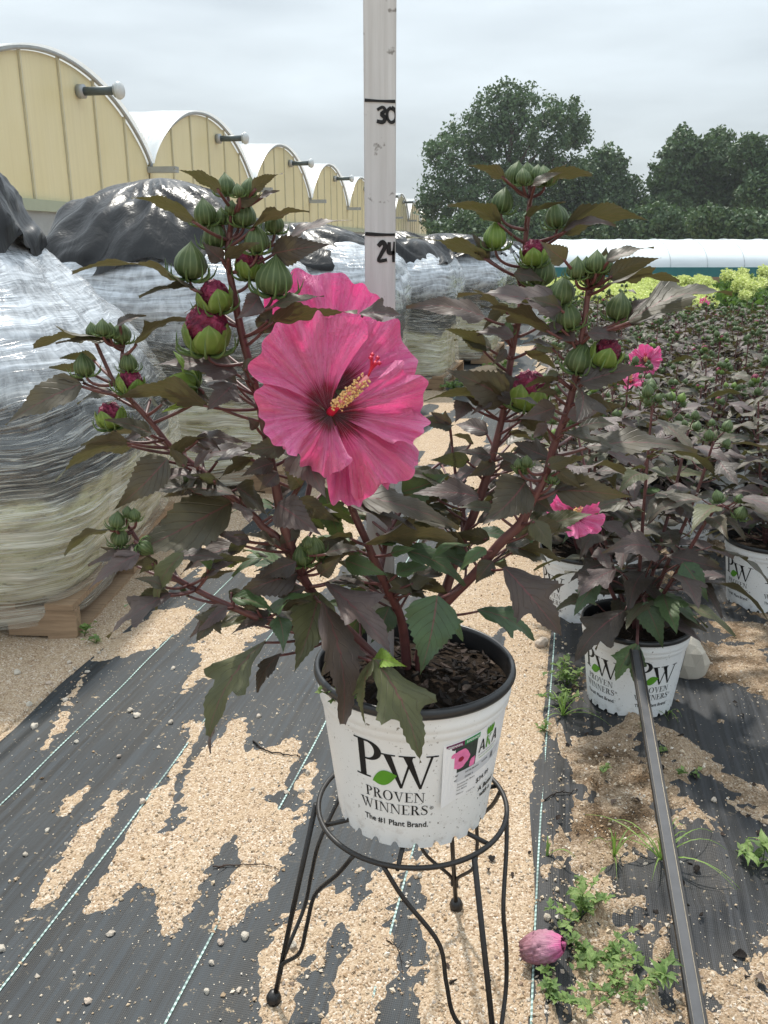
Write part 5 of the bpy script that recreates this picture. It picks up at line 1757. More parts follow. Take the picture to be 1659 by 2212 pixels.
leaf_n = [0]
def hleaf(bu, bv, tu, tv, w, side=1, tint='b', lobed=False, dy=0.0, Y=None, arch_=None, pet=True):
    """a leaf from its base to its tip (frame pixels); w: width seen, px; side 1 upper face to us, -1 underside"""
    leaf_n[0] += 1
    sd = leaf_n[0]
    g_ = random.Random(sd * 13 + 5)
    if not lobed and w > 26 and g_.random() < 0.34: lobed = True
    if Y is None:
        q = np.array([bu, bv])
        best = None
        for P in STEMS.values():
            for p in P[3::3]:
                dp = p - CAMP
                zc = np.dot(dp, CAMF)
                uu = 829.5 + FPX * dp[0] / zc; vv = 1106 - FPX * np.dot(dp, CAMU) / zc
                dd = math.hypot(uu - bu, vv - bv) + (30 if vv < bv - 5 else 0)
                if best is None or dd < best[0]:
                    best = (dd, p[1])
        Y = best[1] - 0.02 + g_.uniform(-0.03, 0.015)
    B = PT(bu, bv, Y); Tt = PT(tu, tv, Y + dy + g_.uniform(-0.02, 0.01))
    ax = Tt - B; L = float(np.linalg.norm(ax)); ax = ax / L
    mid = (B + Tt) / 2
    nv_ = CAMP - mid; nv_ = nz(nv_ - ax * np.dot(nv_, ax))
    bvec = np.cross(ax, nv_); bvec = bvec if bvec[2] > 0 else -bvec
    wm = w * depth_of(mid) / FPX
    W = max(min(wm, L * 0.62) if not lobed else wm, L * (0.66 if lobed else 0.40))
    ca = min(1.0, wm / W); ca = max(ca, 0.16)
    sa = math.sqrt(1 - ca * ca)
    nrm = side * ca * nv_ + sa * bvec
    Fr = frame(ax, nrm)
    arch_ = g_.uniform(0.04, 0.13) if arch_ is None else arch_
    me = leaf_mesh(L, W, lobed, sd, arch_, g_.uniform(0.08, 0.3), 26).mesh('leaf', M['leaf'])
    M4 = mat4(Fr, B - ORG)
    o = child_at('leaf', me, hib, M4)
    c = g_.choice({'b': BRONZE, 'o': OLIVE, 'g': GREEN, 'l': LIME}[tint])
    o.color = (*c, 1)
    if pet:
        A = attach(B)
        if np.linalg.norm(A - B) < 0.2:
            midp = (A + B) / 2 + np.array([0, 0, -0.10 * np.linalg.norm(A - B)]) + (B - A) * 0.0
            Pp = bez(A, midp, B + ax * 0.004, 9)
            loc = (Pp - B) @ Fr
            m = MB(); m.tube(loc, np.linspace(0.0022, 0.0016, 9), 7)
            m.build('petiole', M['stem'], o)
    return o

H_LEAVES = [
    # left-hand stem, top
    (478, 412, 375, 365, 22, -1, 'o'), (424, 480, 284, 428, 30, -1, 'o'), (545, 412, 611, 375, 24, -1, 'b'), (542, 494, 668, 458, 34, -1, 'b'), (624, 514, 760, 476, 26, 1, 'b'),
    (588, 548, 716, 528, 58, 1, 'b'), (482, 562, 436, 522, 40, 1, 'b'), (486, 562, 560, 525, 24, -1, 'b'), (510, 436, 568, 420, 26, -1, 'b'), (560, 428, 604, 412, 12, 1, 'b'),
    (418, 622, 156, 590, 26, -1, 'b'), (420, 622, 300, 642, 16, 1, 'b'), (584, 697, 772, 674, 46, -1, 'o'), (584, 697, 556, 664, 34, -1, 'o'), (776, 678, 868, 682, 44, 1, 'b'),
    (590, 660, 700, 640, 16, 1, 'b'), (512, 806, 332, 790, 38, 1, 'b'), (506, 828, 448, 884, 86, 1, 'b', False, -.05), (524, 800, 582, 772, 34, -1, 'o'), (520, 812, 580, 806, 18, 1, 'b'),
    (560, 640, 510, 690, 60, 1, 'b'), (566, 720, 590, 660, 55, 1, 'b'), (556, 925, 535, 900, 26, 1, 'b'),
    # left branch
    (176, 829, 12, 918, 54, 1, 'b'), (186, 826, 90, 836, 14, 1, 'b'), (238, 731, 72, 749, 34, -1, 'b'), (236, 735, 120, 742, 22, 1, 'b'), (252, 704, 316, 682, 18, 1, 'b'), (288, 748, 402, 690, 28, -1, 'b'),
    (448, 876, 232, 872, 36, -1, 'b'), (452, 868, 350, 846, 24, 1, 'b'), (282, 958, 120, 1040, 40, -1, 'o'), (282, 955, 174, 962, 22, -1, 'o'), (362, 990, 244, 1103, 70, 1, 'b', False, -.03),
    (368, 985, 470, 945, 26, -1, 'o'), (420, 1008, 465, 968, 30, 1, 'b'), (400, 1010, 360, 962, 22, -1, 'o'), (470, 1040, 405, 1024, 22, -1, 'g'),
    (526, 1076, 300, 1066, 58, 1, 'b'), (500, 1086, 252, 1212, 104, 1, 'b', False, -.04), (510, 1086, 540, 1128, 40, 1, 'b', False, -.04),
    (244, 1142, 139, 1200, 18, -1, 'o'), (302, 1196, 189, 1276, 42, 1, 'b', False, -.02), (310, 1190, 190, 1222, 18, 1, 'b'), (368, 1283, 232, 1378, 52, 1, 'b', True), (364, 1280, 268, 1310, 26, -1, 'g'),
    (360, 1270, 290, 1250, 22, 1, 'b'), (476, 1308, 424, 1385, 68, 1, 'b', False, -.03), (398, 1194, 338, 1318, 34, 1, 'o'), (460, 1222, 546, 1207, 24, -1, 'l'), (458, 1222, 430, 1212, 20, 1, 'g'),
    (334, 1215, 300, 1240, 50, -1, 'l'), (340, 1212, 278, 1232, 20, -1, 'o'), (532, 1176, 390, 1242, 52, 1, 'b'), (540, 1170, 460, 1150, 30, 1, 'b'), (530, 1165, 480, 1215, 26, -1, 'o'),
    # lower left
    (576, 1382, 450, 1590, 92, 1, 'o', True, -.05), (470, 1560, 455, 1628, 12, 1, 'b', False, 0, .95), (608, 1410, 556, 1496, 40, 1, 'b', True, -.02), (590, 1330, 500, 1370, 34, 1, 'b'), (602, 1332, 612, 1412, 44, 1, 'g', False, -.03), (560, 1320, 520, 1290, 40, -1, 'o'),
    (642, 1240, 500, 1292, 66, 1, 'b'), (640, 1214, 560, 1252, 42, 1, 'b'), (600, 1088, 696, 1158, 74, 1, 'b', False, -.04), (622, 955, 522, 973, 46, 1, 'b'), (650, 964, 704, 1076, 108, 1, 'b', False, -.05),
    (690, 1280, 636, 1452, 92, 1, 'o', False, -.05), (694, 1296, 740, 1564, 122, 1, 'b', True, -.06, .985), (700, 1258, 842, 1408, 86, 1, 'b', True, -.05), (704, 1256, 802, 1282, 30, 1, 'b'),
    (810, 1424, 908, 1648, 116, 1, 'o', True, -.06, .955), (806, 1422, 790, 1566, 44, 1, 'o', False, -.04, .95), (808, 1420, 880, 1440, 40, 1, 'l', False, -.02, .97),
    (945, 1286, 908, 1456, 108, 1, 'g', False, -.05, 1.02), (700, 1198, 776, 1186, 38, 1, 'b'), (746, 1210, 842, 1244, 46, 1, 'g'), (890, 1286, 832, 1236, 56, -1, 'g'), (885, 1262, 940, 1250, 30, -1, 'g'),
    (1030, 1317, 1154, 1384, 72, 1, 'g', True), (960, 1320, 1000, 1385, 44, 1, 'g', False, -.02), (1088, 1224, 1212, 1372, 116, 1, 'b', True, -.05), (1064, 1212, 1026, 1262, 44, 1, 'b'),
    (874, 1188, 1004, 1266, 46, 1, 'g'), (960, 1172, 1032, 1202, 32, 1, 'g'), (782, 1176, 988, 1168, 56, -1, 'b'), (756, 1090, 906, 1150, 54, 1, 'b'), (770, 1070, 992, 1142, 60, 1, 'b'),
    (1034, 1074, 870, 1072, 46, 1, 'b'), (868, 1062, 972, 1022, 74, 1, 'g'), (1136, 1040, 1040, 1136, 100, 1, 'b', False, -.04), (700, 1052, 742, 1180, 88, 1, 'g', False, 0, 1.12), (650, 1050, 610, 1010, 40, 1, 'b'),
    (690, 1010, 640, 990, 30, 1, 'b'), (600, 1020, 560, 1060, 40, 1, 'b'), (640, 1130, 600, 1180, 44, 1, 'b'), (660, 1300, 620, 1330, 60, 1, 'b', False, 0, 1.08), (780, 1330, 740, 1390, 60, 1, 'g', False, 0, 1.12),
    (850, 1150, 930, 1110, 40, 1, 'b', False, 0, 1.2), (690, 1130, 640, 1090, 46, 1, 'g', False, 0, 1.1), (840, 1310, 800, 1390, 50, 1, 'g', False, 0, 1.1),
    (600, 1040, 530, 1010, 36, 1, 'b'), (590, 1000, 520, 1030, 36, 1, 'b'), (720, 1170, 690, 1250, 50, 1, 'b', False, 0, 1.08), (690, 1240, 740, 1200, 34, 1, 'b'), (660, 1270, 600, 1290, 50, 1, 'b'),
    # right-hand stems
    (1092, 384, 1007, 357, 26, -1, 'b'), (1146, 403, 1279, 378, 36, -1, 'b'), (1150, 400, 1215, 372, 20, 1, 'b'), (1082, 483, 966, 445, 32, -1, 'o'), (1212, 504, 1399, 476, 42, -1, 'b'), (1216, 500, 1330, 488, 18, 1, 'b'), (1130, 470, 1222, 436, 18, -1, 'o'),
    (1053, 560, 877, 513, 30, -1, 'o'), (1056, 563, 1018, 504, 40, 1, 'b'), (1222, 563, 1164, 520, 42, 1, 'b'), (1314, 600, 1428, 557, 44, -1, 'b'), (1310, 562, 1413, 535, 22, 1, 'b'), (1310, 614, 1468, 608, 34, -1, 'b'), (1306, 560, 1310, 532, 20, 1, 'b'),
    (1213, 666, 988, 638, 46, 1, 'b'), (1050, 686, 877, 664, 40, 1, 'b'), (1188, 716, 1038, 662, 36, -1, 'b'), (1180, 700, 1070, 682, 20, 1, 'b'), (1358, 695, 1582, 636, 58, 1, 'b'), (1350, 690, 1412, 640, 20, 1, 'b'), (1362, 700, 1500, 668, 22, 1, 'b'),
    (1050, 760, 946, 710, 34, -1, 'o'), (1110, 726, 1006, 720, 24, 1, 'b'), (1132, 758, 1200, 796, 30, -1, 'o'), (1094, 755, 1060, 790, 20, 1, 'b'), (1252, 828, 1402, 798, 52, 1, 'b'), (1242, 830, 1246, 912, 88, 1, 'b', False, -.08),
    (1093, 868, 916, 867, 42, -1, 'o'), (1097, 864, 960, 798, 76, 1, 'b'), (1008, 868, 982, 914, 40, 1, 'b', False, -.03), (976, 919, 896, 911, 30, 1, 'b'), (976, 915, 930, 890, 40, 1, 'b'), (1114, 872, 1072, 794, 64, 1, 'b', False, .03),
    (1014, 996, 930, 994, 34, -1, 'g'), (1060, 985, 980, 975, 26, 1, 'b'), (1264, 966, 1506, 976, 60, 1, 'b'), (1210, 936, 1332, 976, 36, 1, 'b'), (1190, 990, 1110, 955, 56, 1, 'b', False, 0, 1.12), (1198, 1058, 1366, 1074, 66, 1, 'b'),
    (1150, 1122, 1192, 1192, 42, -1, 'l', False, -.03), (1200, 1062, 1290, 1020, 50, 1, 'b'), (1180, 1005, 1250, 985, 30, -1, 'g'), (1080, 1010, 1130, 985, 26, 1, 'b'), (1200, 880, 1120, 905, 44, 1, 'b'), (1226, 900, 1310, 880, 34, 1, 'b'),
    (1030, 1130, 1090, 1100, 34, 1, 'b'), (1000, 1130, 955, 1090, 40, 1, 'b', False, 0, 1.2), (1112, 1130, 1180, 1180, 44, 1, 'g', False, 0, 1.1), (1146, 1075, 1200, 1110, 40, 1, 'b', False, 0, 1.1), (1070, 1000, 1010, 1030, 36, 1, 'b'), (1270, 720, 1360, 742, 26, 1, 'b'), (1110, 590, 1180, 610, 30, 1, 'b'),
]
for spec in H_LEAVES:
    hleaf(*spec)

# more foliage along the stems, thickest low down
_ga = random.Random(91)
def to_px(p):
    dp = p - CAMP; zc = float(np.dot(dp, CAMF))
    return 829.5 + FPX * dp[0] / zc, 1106 - FPX * float(np.dot(dp, CAMU)) / zc
for key, cnt in (('s1', 40), ('s2', 24), ('s3', 38), ('s4', 38), ('s5', 18), ('s6', 22), ('s7', 14), ('s10', 10), ('s9', 8)):
    P = STEMS[key]
    for q in range(cnt):
        p = P[int(len(P) * (0.24 + 0.66 * _ga.random() ** 1.25))]
        u, v = to_px(p)
        if v < 640 or (560 < u < 760 and 640 < v < 960): continue
        s_ = 1 if _ga.random() < 0.5 else -1
        d = _ga.uniform(14, 60); ln = _ga.uniform(48, 125) if v > 900 else _ga.uniform(45, 90)
        ang = R(_ga.uniform(-55, 40))
        bu, bv = u + s_ * d * math.cos(ang * .6), v - 0.5 * d * _ga.uniform(0.2, 1.2)
        tu, tv = bu + s_ * ln * math.cos(ang), bv - ln * math.sin(ang) * 0.8
        if 590 < tu < 905 and 620 < tv < 1000: continue
        tint = _ga.choice('bbbbbo') if v < 1080 else _ga.choice('bbboggo')
        hleaf(bu, bv, tu, tv, ln * _ga.uniform(0.16, 0.42), 1 if _ga.random() < 0.7 else -1, tint, False, _ga.uniform(-.03, .05), p[1] + _ga.uniform(-0.035, 0.06))

# buds: centre u, v, height px, kind, lean (picture right, picture up)
H_BUDS = [
    (441, 456, 55, 'green'), (529, 460, 55, 'green'), (465, 503, 62, 'green'), (488, 397, 46, 'green'), (539, 402, 40, 'green'), (553, 514, 60, 'green'), (411, 562, 78, 'green'), (593, 592, 86, 'crack'), (592, 479, 46, 'green'),
    (479, 465, 34, 'green'), (500, 447, 30, 'green'), (512, 470, 34, 'green'), (514, 410, 28, 'green'), (540, 574, 62, 'crimson'), (463, 640, 76, 'tip'), (446, 718, 98, 'crimson', .05, 1), (392, 830, 74, 'spent', -1, .25),
    (200, 712, 34, 'green'), (222, 706, 36, 'green'), (238, 712, 32, 'green'), (262, 717, 46, 'green'), (181, 786, 50, 'green'), (278, 780, 42, 'green'), (282, 824, 58, 'tip', .15, 1), (239, 897, 62, 'tip', -.15, 1),
    (253, 1122, 38, 'green'), (259, 1158, 42, 'green', .2, 1), (291, 1110, 28, 'green'), (275, 1104, 24, 'green'), (316, 1186, 38, 'green', .5, -.4), (410, 1028, 34, 'green'), (653, 1196, 50, 'green', -.1, 1), (680, 1178, 46, 'green'), (665, 1170, 30, 'green'),
    (1116, 371, 46, 'green'), (1140, 370, 40, 'green'), (1160, 372, 34, 'green'), (1175, 378, 42, 'green'), (1130, 380, 36, 'green'), (1087, 431, 52, 'green'), (1201, 463, 54, 'green'), (1070, 507, 58, 'lime'), (1154, 545, 60, 'tip'), (1169, 578, 74, 'crack'),
    (1246, 577, 46, 'green'), (1268, 572, 36, 'green'), (1289, 563, 46, 'green'), (1285, 591, 50, 'green'), (1308, 570, 40, 'green'), (1216, 625, 60, 'green'), (1228, 679, 60, 'green'), (1338, 659, 60, 'green', .1, 1), (1256, 770, 70, 'crack'), (1311, 762, 70, 'tip', .3, 1),
    (1143, 848, 82, 'crimson'), (1096, 707, 30, 'green'), (1129, 1003, 34, 'green'), (1138, 995, 26, 'green'), (1120, 1000, 24, 'green'), (1195, 1030, 26, 'green'),
]
for spec in H_BUDS:
    u, v, h, kind = spec[:4]
    lr, lu = spec[4:6] if len(spec) > 4 else (rng.uniform(-.18, .18), 1.0)
    up = nz(CAMX * lr + np.array([0, 0, 1.0]) * lu + np.array([0, rng.uniform(-.15, .05), 0]))
    best = None
    for P in STEMS.values():
        for p in P[3::2]:
            dp = p - CAMP; zc = np.dot(dp, CAMF)
            uu = 829.5 + FPX * dp[0] / zc; vv = 1106 - FPX * np.dot(dp, CAMU) / zc
            dd = math.hypot(uu - u, vv - v) + (25 if vv < v else 0)
            if best is None or dd < best[0]: best = (dd, p[1])
    Y = best[1] + rng.uniform(-0.035, 0.005)
    c = PT(u, v, Y)
    hm = h * depth_of(c) / FPX * 1.02
    base = c - up * hm * (0.5 if kind in ('green', 'lime', 'crack') else 0.45)
    o = make_bud_obj(hib, base - ORG, up, hm, kind)
    if kind in ('crimson', 'spent', 'tip'):
        o.scale = tuple(q * (1.0) for q in o.scale)
    A = attach(base)
    if np.linalg.norm(A - base) < 0.2:
        m = MB()
        Pp = bez(A, base - up * 0.45 * np.linalg.norm(A - base), base + up * 0.002, 10) - base
        inv = np.array(o.matrix_basis.inverted())
        loc = (np.hstack([Pp + (base - ORG), np.ones((10, 1))]) @ inv.T)[:, :3]
        m.tube(loc, np.linspace(0.0022, 0.0016, 10) / hm, 7)
        m.build('pedicel', M['stem'], o)

pxm = 0.87 / FPX
cam_dir = nz(CAMP - PT(715, 885, 0.93))
ax1 = nz(cam_dir + CAMX * 0.18 + CAMU * 0.20)
cd1 = nz(cam_dir * 0.62 + CAMX * 0.62 + CAMU * 0.60)
bloom(hib, ORG, PT(712, 893, 0.955), ax1, pxm,
      [(116, 224, 50, 0.40, 0.055, -0.02, 0.000), (187, 176, 46, 0.34, 0.08, 0.16, 0.003), (4, 222, 36, 0.34, 0.08, 0.05, 0.001), (-33, 246, 38, -0.10, 0.08, 0.10, 0.005), (-106, 146, 42, 0.02, 0.15, 0.30, 0.007)],
      611, True, cd1, 0.070)
ax2 = nz(cam_dir + CAMX * 0.05 + CAMU * 0.25)
bloom(hib, ORG, PT(722, 842, 1.022), ax2, 1.02 / FPX,
      [(100, 262, 40, 0.10, 0.05, 0.02, 0), (34, 190, 46, 0.10, 0.05, 0.05, 0.002), (-73, 252, 24, 0.06, 0.03, 0.05, 0.001), (170, 150, 40, 0.1, 0.05, 0.05, 0.001), (-130, 140, 36, 0.1, 0.05, 0.1, 0.002)],
      733, False)

# ------------------------------------------------------------------ bed of potted hibiscus to the right
ULEAF = [leaf_mesh(1.0, w, lob, 900 + i, a, f, 18, 3).mesh('leaf', M['leaf']) for i, (w, lob, a, f) in enumerate(
    [(0.36, False, 0.10, 0.2), (0.40, False, 0.14, 0.15), (0.33, False, 0.06, 0.3), (0.62, True, 0.10, 0.15), (0.36, False, 0.16, 0.25), (0.56, True, 0.06, 0.2)])]

def hib_template(seed, ns):
    g_ = random.Random(seed)
    stems, leaves, buds = [], [], []
    m = MB()
    a0 = g_.uniform(0, 6.28)
    for k in range(ns):
        a = a0 + 6.283 * k / ns + g_.uniform(-.35, .35)
        sp = g_.uniform(0.10, 0.25) if k else 0.03
        H = g_.uniform(0.66, 0.82) - sp * 0.45
        d = np.array([math.cos(a), math.sin(a), 0])
        P = smooth_path([d * 0.012 + [0, 0, 0.19], d * sp * 0.42 + [0, 0, 0.36], d * sp * 0.8 + [0, 0, 0.55], d * sp + [0, 0, H]], 16)
        m.tube(P, np.linspace(0.0062, 0.0026, 16), 7)
        nn = 17
        for j in range(nn):
            t = 0.10 + 0.90 * (j + g_.uniform(-.3, .3)) / nn
            p = P[min(15, int(t * 15))]
            az = a + j * 2.4 + g_.uniform(-.4, .4)
            e = np.array([math.cos(az), math.sin(az), 0])
            pl = g_.uniform(0.03, 0.075) * (1.15 - 0.6 * t)
            b = p + e * pl + np.array([0, 0, pl * g_.uniform(0.2, 0.7)])
            m.tube(bez(p, p + e * pl * 0.6, b, 5), 0.0015, 5, cap=False)
            L = g_.uniform(0.10, 0.175) * (1.0 if t < 0.75 else 0.85)
            ax = nz(e + np.array([g_.uniform(-.2, .2), g_.uniform(-.2, .2), g_.uniform(-.50, -.02)]))
            nrm = np.array([g_.uniform(-.35, .35), g_.uniform(-.35, .35), 1.0])
            tint = g_.choice(BRONZE + BRONZE + OLIVE) if t > 0.26 or g_.random() < 0.5 else g_.choice(OLIVE + GREEN + BRONZE)
            leaves.append((g_.randrange(6), mat4(frame(ax, nrm), b, L), tint))
            if g_.random() < 0.5:                      # small leaf in the axil
                e2 = nz(e + np.array([g_.uniform(-1, 1), g_.uniform(-1, 1), 0.3]))
                leaves.append((g_.randrange(3), mat4(frame(e2, nrm), p, g_.uniform(0.03, 0.06)), g_.choice(BRONZE + OLIVE)))
        for q in range(g_.choice((3, 4, 6))):
            az = q * 2.0 + a
            e = np.array([math.cos(az), math.sin(az), 0])
            r = g_.uniform(0.008, 0.038)
            b = P[-1] + e * r + np.array([0, 0, g_.uniform(-0.02, 0.03)])
            m.tube(bez(P[-2], P[-1], b, 4), 0.0014, 5, cap=False)
            buds.append((b, nz(np.array([e[0] * .3, e[1] * .3, 1])), g_.uniform(0.016, 0.032), 'green' if g_.random() < 0.90 else g_.choice(['crimson', 'lime', 'tip'])))
    return m.mesh('stem', M['stem']), leaves, buds
HT = [hib_template(60 + i, n) for i, n in enumerate((5, 6, 5, 4, 6))]

def field_hibiscus(x, y, rz, sc, var, label, group, z=0.0):
    stem_me, leaves, buds = HT[var]
    root = empty('hibiscus_plant', (x, y, z), rz)
    root.scale = (sc, sc, sc)
    tag(root, label, 'hibiscus', group)
    link('stem', stem_me, root)
    for (k, M4, tint) in leaves:
        o = child_at('leaf', ULEAF[k], root, M4)
        o.color = (*tint, 1)
    for (b, up, h, kind) in buds:
        make_bud_obj(root, b, up, h, kind, bracts=True)
    return root

Z_BED = 0.012
GROUP_H, GROUP_P = 'hibiscus plants massed in the bed', 'white pots standing in the hibiscus bed'
FIELD = []
def plant_at(x, y, rz, sc, var, hl, pl, prot, prints, grouped):
    r = field_hibiscus(x, y, rz, sc, var, hl, GROUP_H if grouped else None, Z_BED)
    nursery_pot((x, y, Z_BED), prot, pl, GROUP_P if grouped else None, chips=60 if not grouped else 0, prints=prints)
    FIELD.append((x, y, r))

P1 = np.array([0.672, 2.09])
PR = (-1.22, 0.0, 1.22, 2.44)
plant_at(0.672, 2.09, 0.9, 1.06, 1, 'dark-leaved hibiscus leaning over the steel bar in the front pot of the bed', 'white lettered nursery pot with the steel bar resting on it', 0.22, PR, False)
plant_at(0.66, 2.66, 2.2, 1.05, 4, 'dark-leaved hibiscus with an open pink bloom directly behind the front pot', 'white lettered nursery pot half hidden behind the front pot', 0.1, PR, False)
plant_at(1.31, 2.75, 3.9, 1.0, 2, 'dark-leaved hibiscus standing alone on black fabric right of the front pot', 'white lettered nursery pot standing alone on black fabric', 0.05, PR, False)
o2 = np.array([0.66, 2.66])
k = 0
for i in range(1, 15):
    for j in range(0, 13):
        p = o2 + AL * (0.44 * i) + AC * (0.44 * j + (0.22 if i % 2 else 0.0) - 0.06)
        p = p + np.array([rng.uniform(-.05, .05), rng.uniform(-.05, .05)])
        dpt = p[1] * CP + (CH - 0.4) * SP
        uu = 829.5 + FPX * p[0] / dpt
        if uu > 1659 + 0.42 * FPX / dpt: continue
        if np.linalg.norm(p - np.array([1.31, 2.75])) < 0.42: continue
        k += 1
        plant_at(p[0], p[1], rng.uniform(0, 6.28), rng.uniform(0.86, 1.0), k % 5, 'dark-leaved budding hibiscus crowded among its like in the pot bed', 'white nursery pot under the crowded dark hibiscus', rng.uniform(-.4, .4),
                 (0.0, 2.0) if i < 4 else (), True)

# leaves of the front plant that hang over its pot
_fr = FIELD[0][2]
def front_leaf(bu, bv, tu, tv, Y, dy, k, wide, tint):
    B = PT(bu, bv, Y); T_ = PT(tu, tv, Y + dy)
    z_ = _fr.rotation_euler.z; s_ = _fr.scale[0]
    Rz = np.array([[math.cos(z_), math.sin(z_), 0], [-math.sin(z_), math.cos(z_), 0], [0, 0, 1]])
    b = Rz @ (B - np.array(_fr.location)) / s_; ax = Rz @ (T_ - B) / s_
    n_ = Rz @ (nz(CAMP - B) + np.array([0, 0, 0.7]))
    L = float(np.linalg.norm(ax))
    M4 = mat4(frame(ax, n_), b, (L, L * wide, L))
    o = child_at('leaf', ULEAF[k], _fr, M4); o.color = (*tint, 1)
    m = MB(); st = np.array([0.0, 0.0, 0.27]); q = bez(st, (st + b) / 2 + np.array([0, 0, 0.03]), b, 6)
    inv = np.array(M4.inverted()); q = (np.hstack([q, np.ones((6, 1))]) @ inv.T)[:, :3]
    m.tube(q, 0.002 / L, 5); m.build('petiole', M['stem'], o)
for a in ((1350, 1318, 1240, 1432, 1.97, -.02, 3, 1.0, BRONZE[1]), (1392, 1300, 1432, 1400, 1.96, -.03, 0, 1.3, GREEN[1]), (1375, 1390, 1330, 1470, 1.93, -.02, 5, 1.2, GREEN[0]), (1378, 1392, 1372, 1478, 1.92, -.02, 3, 0.9, GREEN[1]),
          (1475, 1215, 1530, 1300, 1.95, -.05, 0, 1.4, GREEN[1]), (1330, 1230, 1250, 1290, 1.95, -.04, 3, 1.0, BRONZE[2]), (1420, 1190, 1300, 1195, 1.95, -.05, 1, 1.2, BRONZE[2]), (1440, 1200, 1560, 1230, 1.98, -.03, 3, .9, BRONZE[0]), (1300, 1250, 1240, 1330, 1.98, -.02, 5, 1.0, GREEN[1])):
    front_leaf(*a)

def field_bloom(u, v, Y, px, axis, label_seed):
    c = PT(u, v, Y)
    r = min(FIELD, key=lambda q: (q[0] - c[0]) ** 2 + (q[1] - c[1]) ** 2)[2]
    W_ = np.array([r.location.x, r.location.y, r.location.z])
    z = r.rotation_euler.z; s = r.scale[0]
    loc = c - W_
    Rz = np.array([[math.cos(z), math.sin(z), 0], [-math.sin(z), math.cos(z), 0], [0, 0, 1]])
    before = Rz @ loc / s
    axl = Rz @ nz(axis)
    L = px * depth_of(c) / FPX / s
    fl = bloom(r, np.zeros(3), before, axl, L / 100, [(a, 100 * q, 44, cu, 0.09, 0.05, 0) for a, q, cu in ((15, 1.0, .45), (88, .95, .5), (160, 1.0, .45), (232, .9, .35), (304, .95, .35))], 800 + label_seed, True, None, 0.05 / s)
field_bloom(1238, 1116, 1.93, 64, (0.1, -0.75, 0.65), 1)
field_bloom(1395, 782, 3.9, 36, (-0.3, -0.8, 0.5), 2)
field_bloom(1362, 828, 3.5, 30, (-0.2, -0.5, 0.8), 3)
field_bloom(1520, 655, 8.0, 12, (0.1, -0.5, 0.8), 4)

# ------------------------------------------------------------------ pale-flowered shrubs beyond the bed
def unit_cloud(n, size, seed, mat):
    V, F, ids, _ = leaf_cloud(np.array([[0, 0, 0.0]]), np.array([1.0]), n, size, seed, 0.9, 0.3)
    me = bpy.data.meshes.new('cloud'); me.from_pydata(V.tolist(), [], F.tolist()); me.materials.append(mat); set_pid(me, ids)
    return me
HEAD = [unit_cloud(420, 0.34, 71 + i, M['pale_floret']) for i in range(2)]
BUSH = [unit_cloud(1100, 0.24, 75 + i, M['shrub_leaf']) for i in range(2)]
def pale_shrub(x, y, h, r, heads, label, group):
    root = empty('hydrangea_shrub', (x, y, 0))
    tag(root, label, 'shrub', group)
    b = link('foliage', BUSH[rng.randrange(2)], root, (0, 0, h * 0.5)); b.scale = (r, r, h * 0.52)
    m = MB()
    for q in range(5):
        a = q * 1.26
        m.tube(bez((0, 0, 0), (0.02, 0.02, h * .3), (r * .5 * math.cos(a), r * .5 * math.sin(a), h * .7), 5), 0.008, 5)
    m.build('stem', M['tree_bark'], root)
    for q in range(heads):
        a = rng.uniform(0, 6.28); d = r * math.sqrt(rng.random()) * 0.95
        o = link('flower_head', HEAD[rng.randrange(2)], root, (d * math.cos(a), d * math.sin(a), h * rng.uniform(0.84, 1.05)))
        s = rng.uniform(0.075, 0.12); o.scale = (s, s, s * 0.8)
for i, Y in enumerate((10.6, 11.4, 12.3, 13.3, 14.4, 15.6)):
    for u in np.arange(1235, 1530 - i * 3, 46):
        p = PT(u + rng.uniform(-10, 10), 620, Y)
        pale_shrub(p[0], Y + rng.uniform(-.2, .2), rng.uniform(0.50, 0.62), rng.uniform(0.30, 0.38), rng.randrange(8, 13), 'low shrub covered in pale lime flower heads beyond the hibiscus', 'pale-flowered shrubs beyond the hibiscus bed')
for (u, Y, h) in ((1600, 11.0, 0.78), (1640, 10.5, 0.72), (1680, 11.5, 0.85), (1575, 12.5, 0.7), (1625, 12.8, 0.8), (1670, 9.9, 0.7)):
    p = PT(u, 620, Y)
    pale_shrub(p[0], Y, h, 0.36, 3, 'taller fresh green shrub with a few cream flower heads', 'taller green shrubs beside the pale-flowered ones')
mb = MB(); mb.add([(2.2, 15.8, 0.004), (40, 15.8, 0.004), (40, 28.7, 0.004), (3.5, 28.7, 0.004)], [(0, 1, 2, 3)])
tag(mb.build('soil_bed', M['soil'], smooth=False), 'dark bare soil strip in front of the tunnel', 'soil', kind='structure')

# ------------------------------------------------------------------ weeds, fallen bloom and litter
WLEAF = [leaf_mesh(1.0, 0.75, True, 950 + i, 0.08, 0.2, 18, 3).mesh('leaf', M['weed_leaf']) for i in range(3)] + [leaf_mesh(1.0, 0.36, False, 960, 0.12, 0.2, 16, 3).mesh('leaf', M['weed_leaf'])]
WG = [(0.14, 0.23, 0.065), (0.11, 0.19, 0.06), (0.19, 0.28, 0.09)]

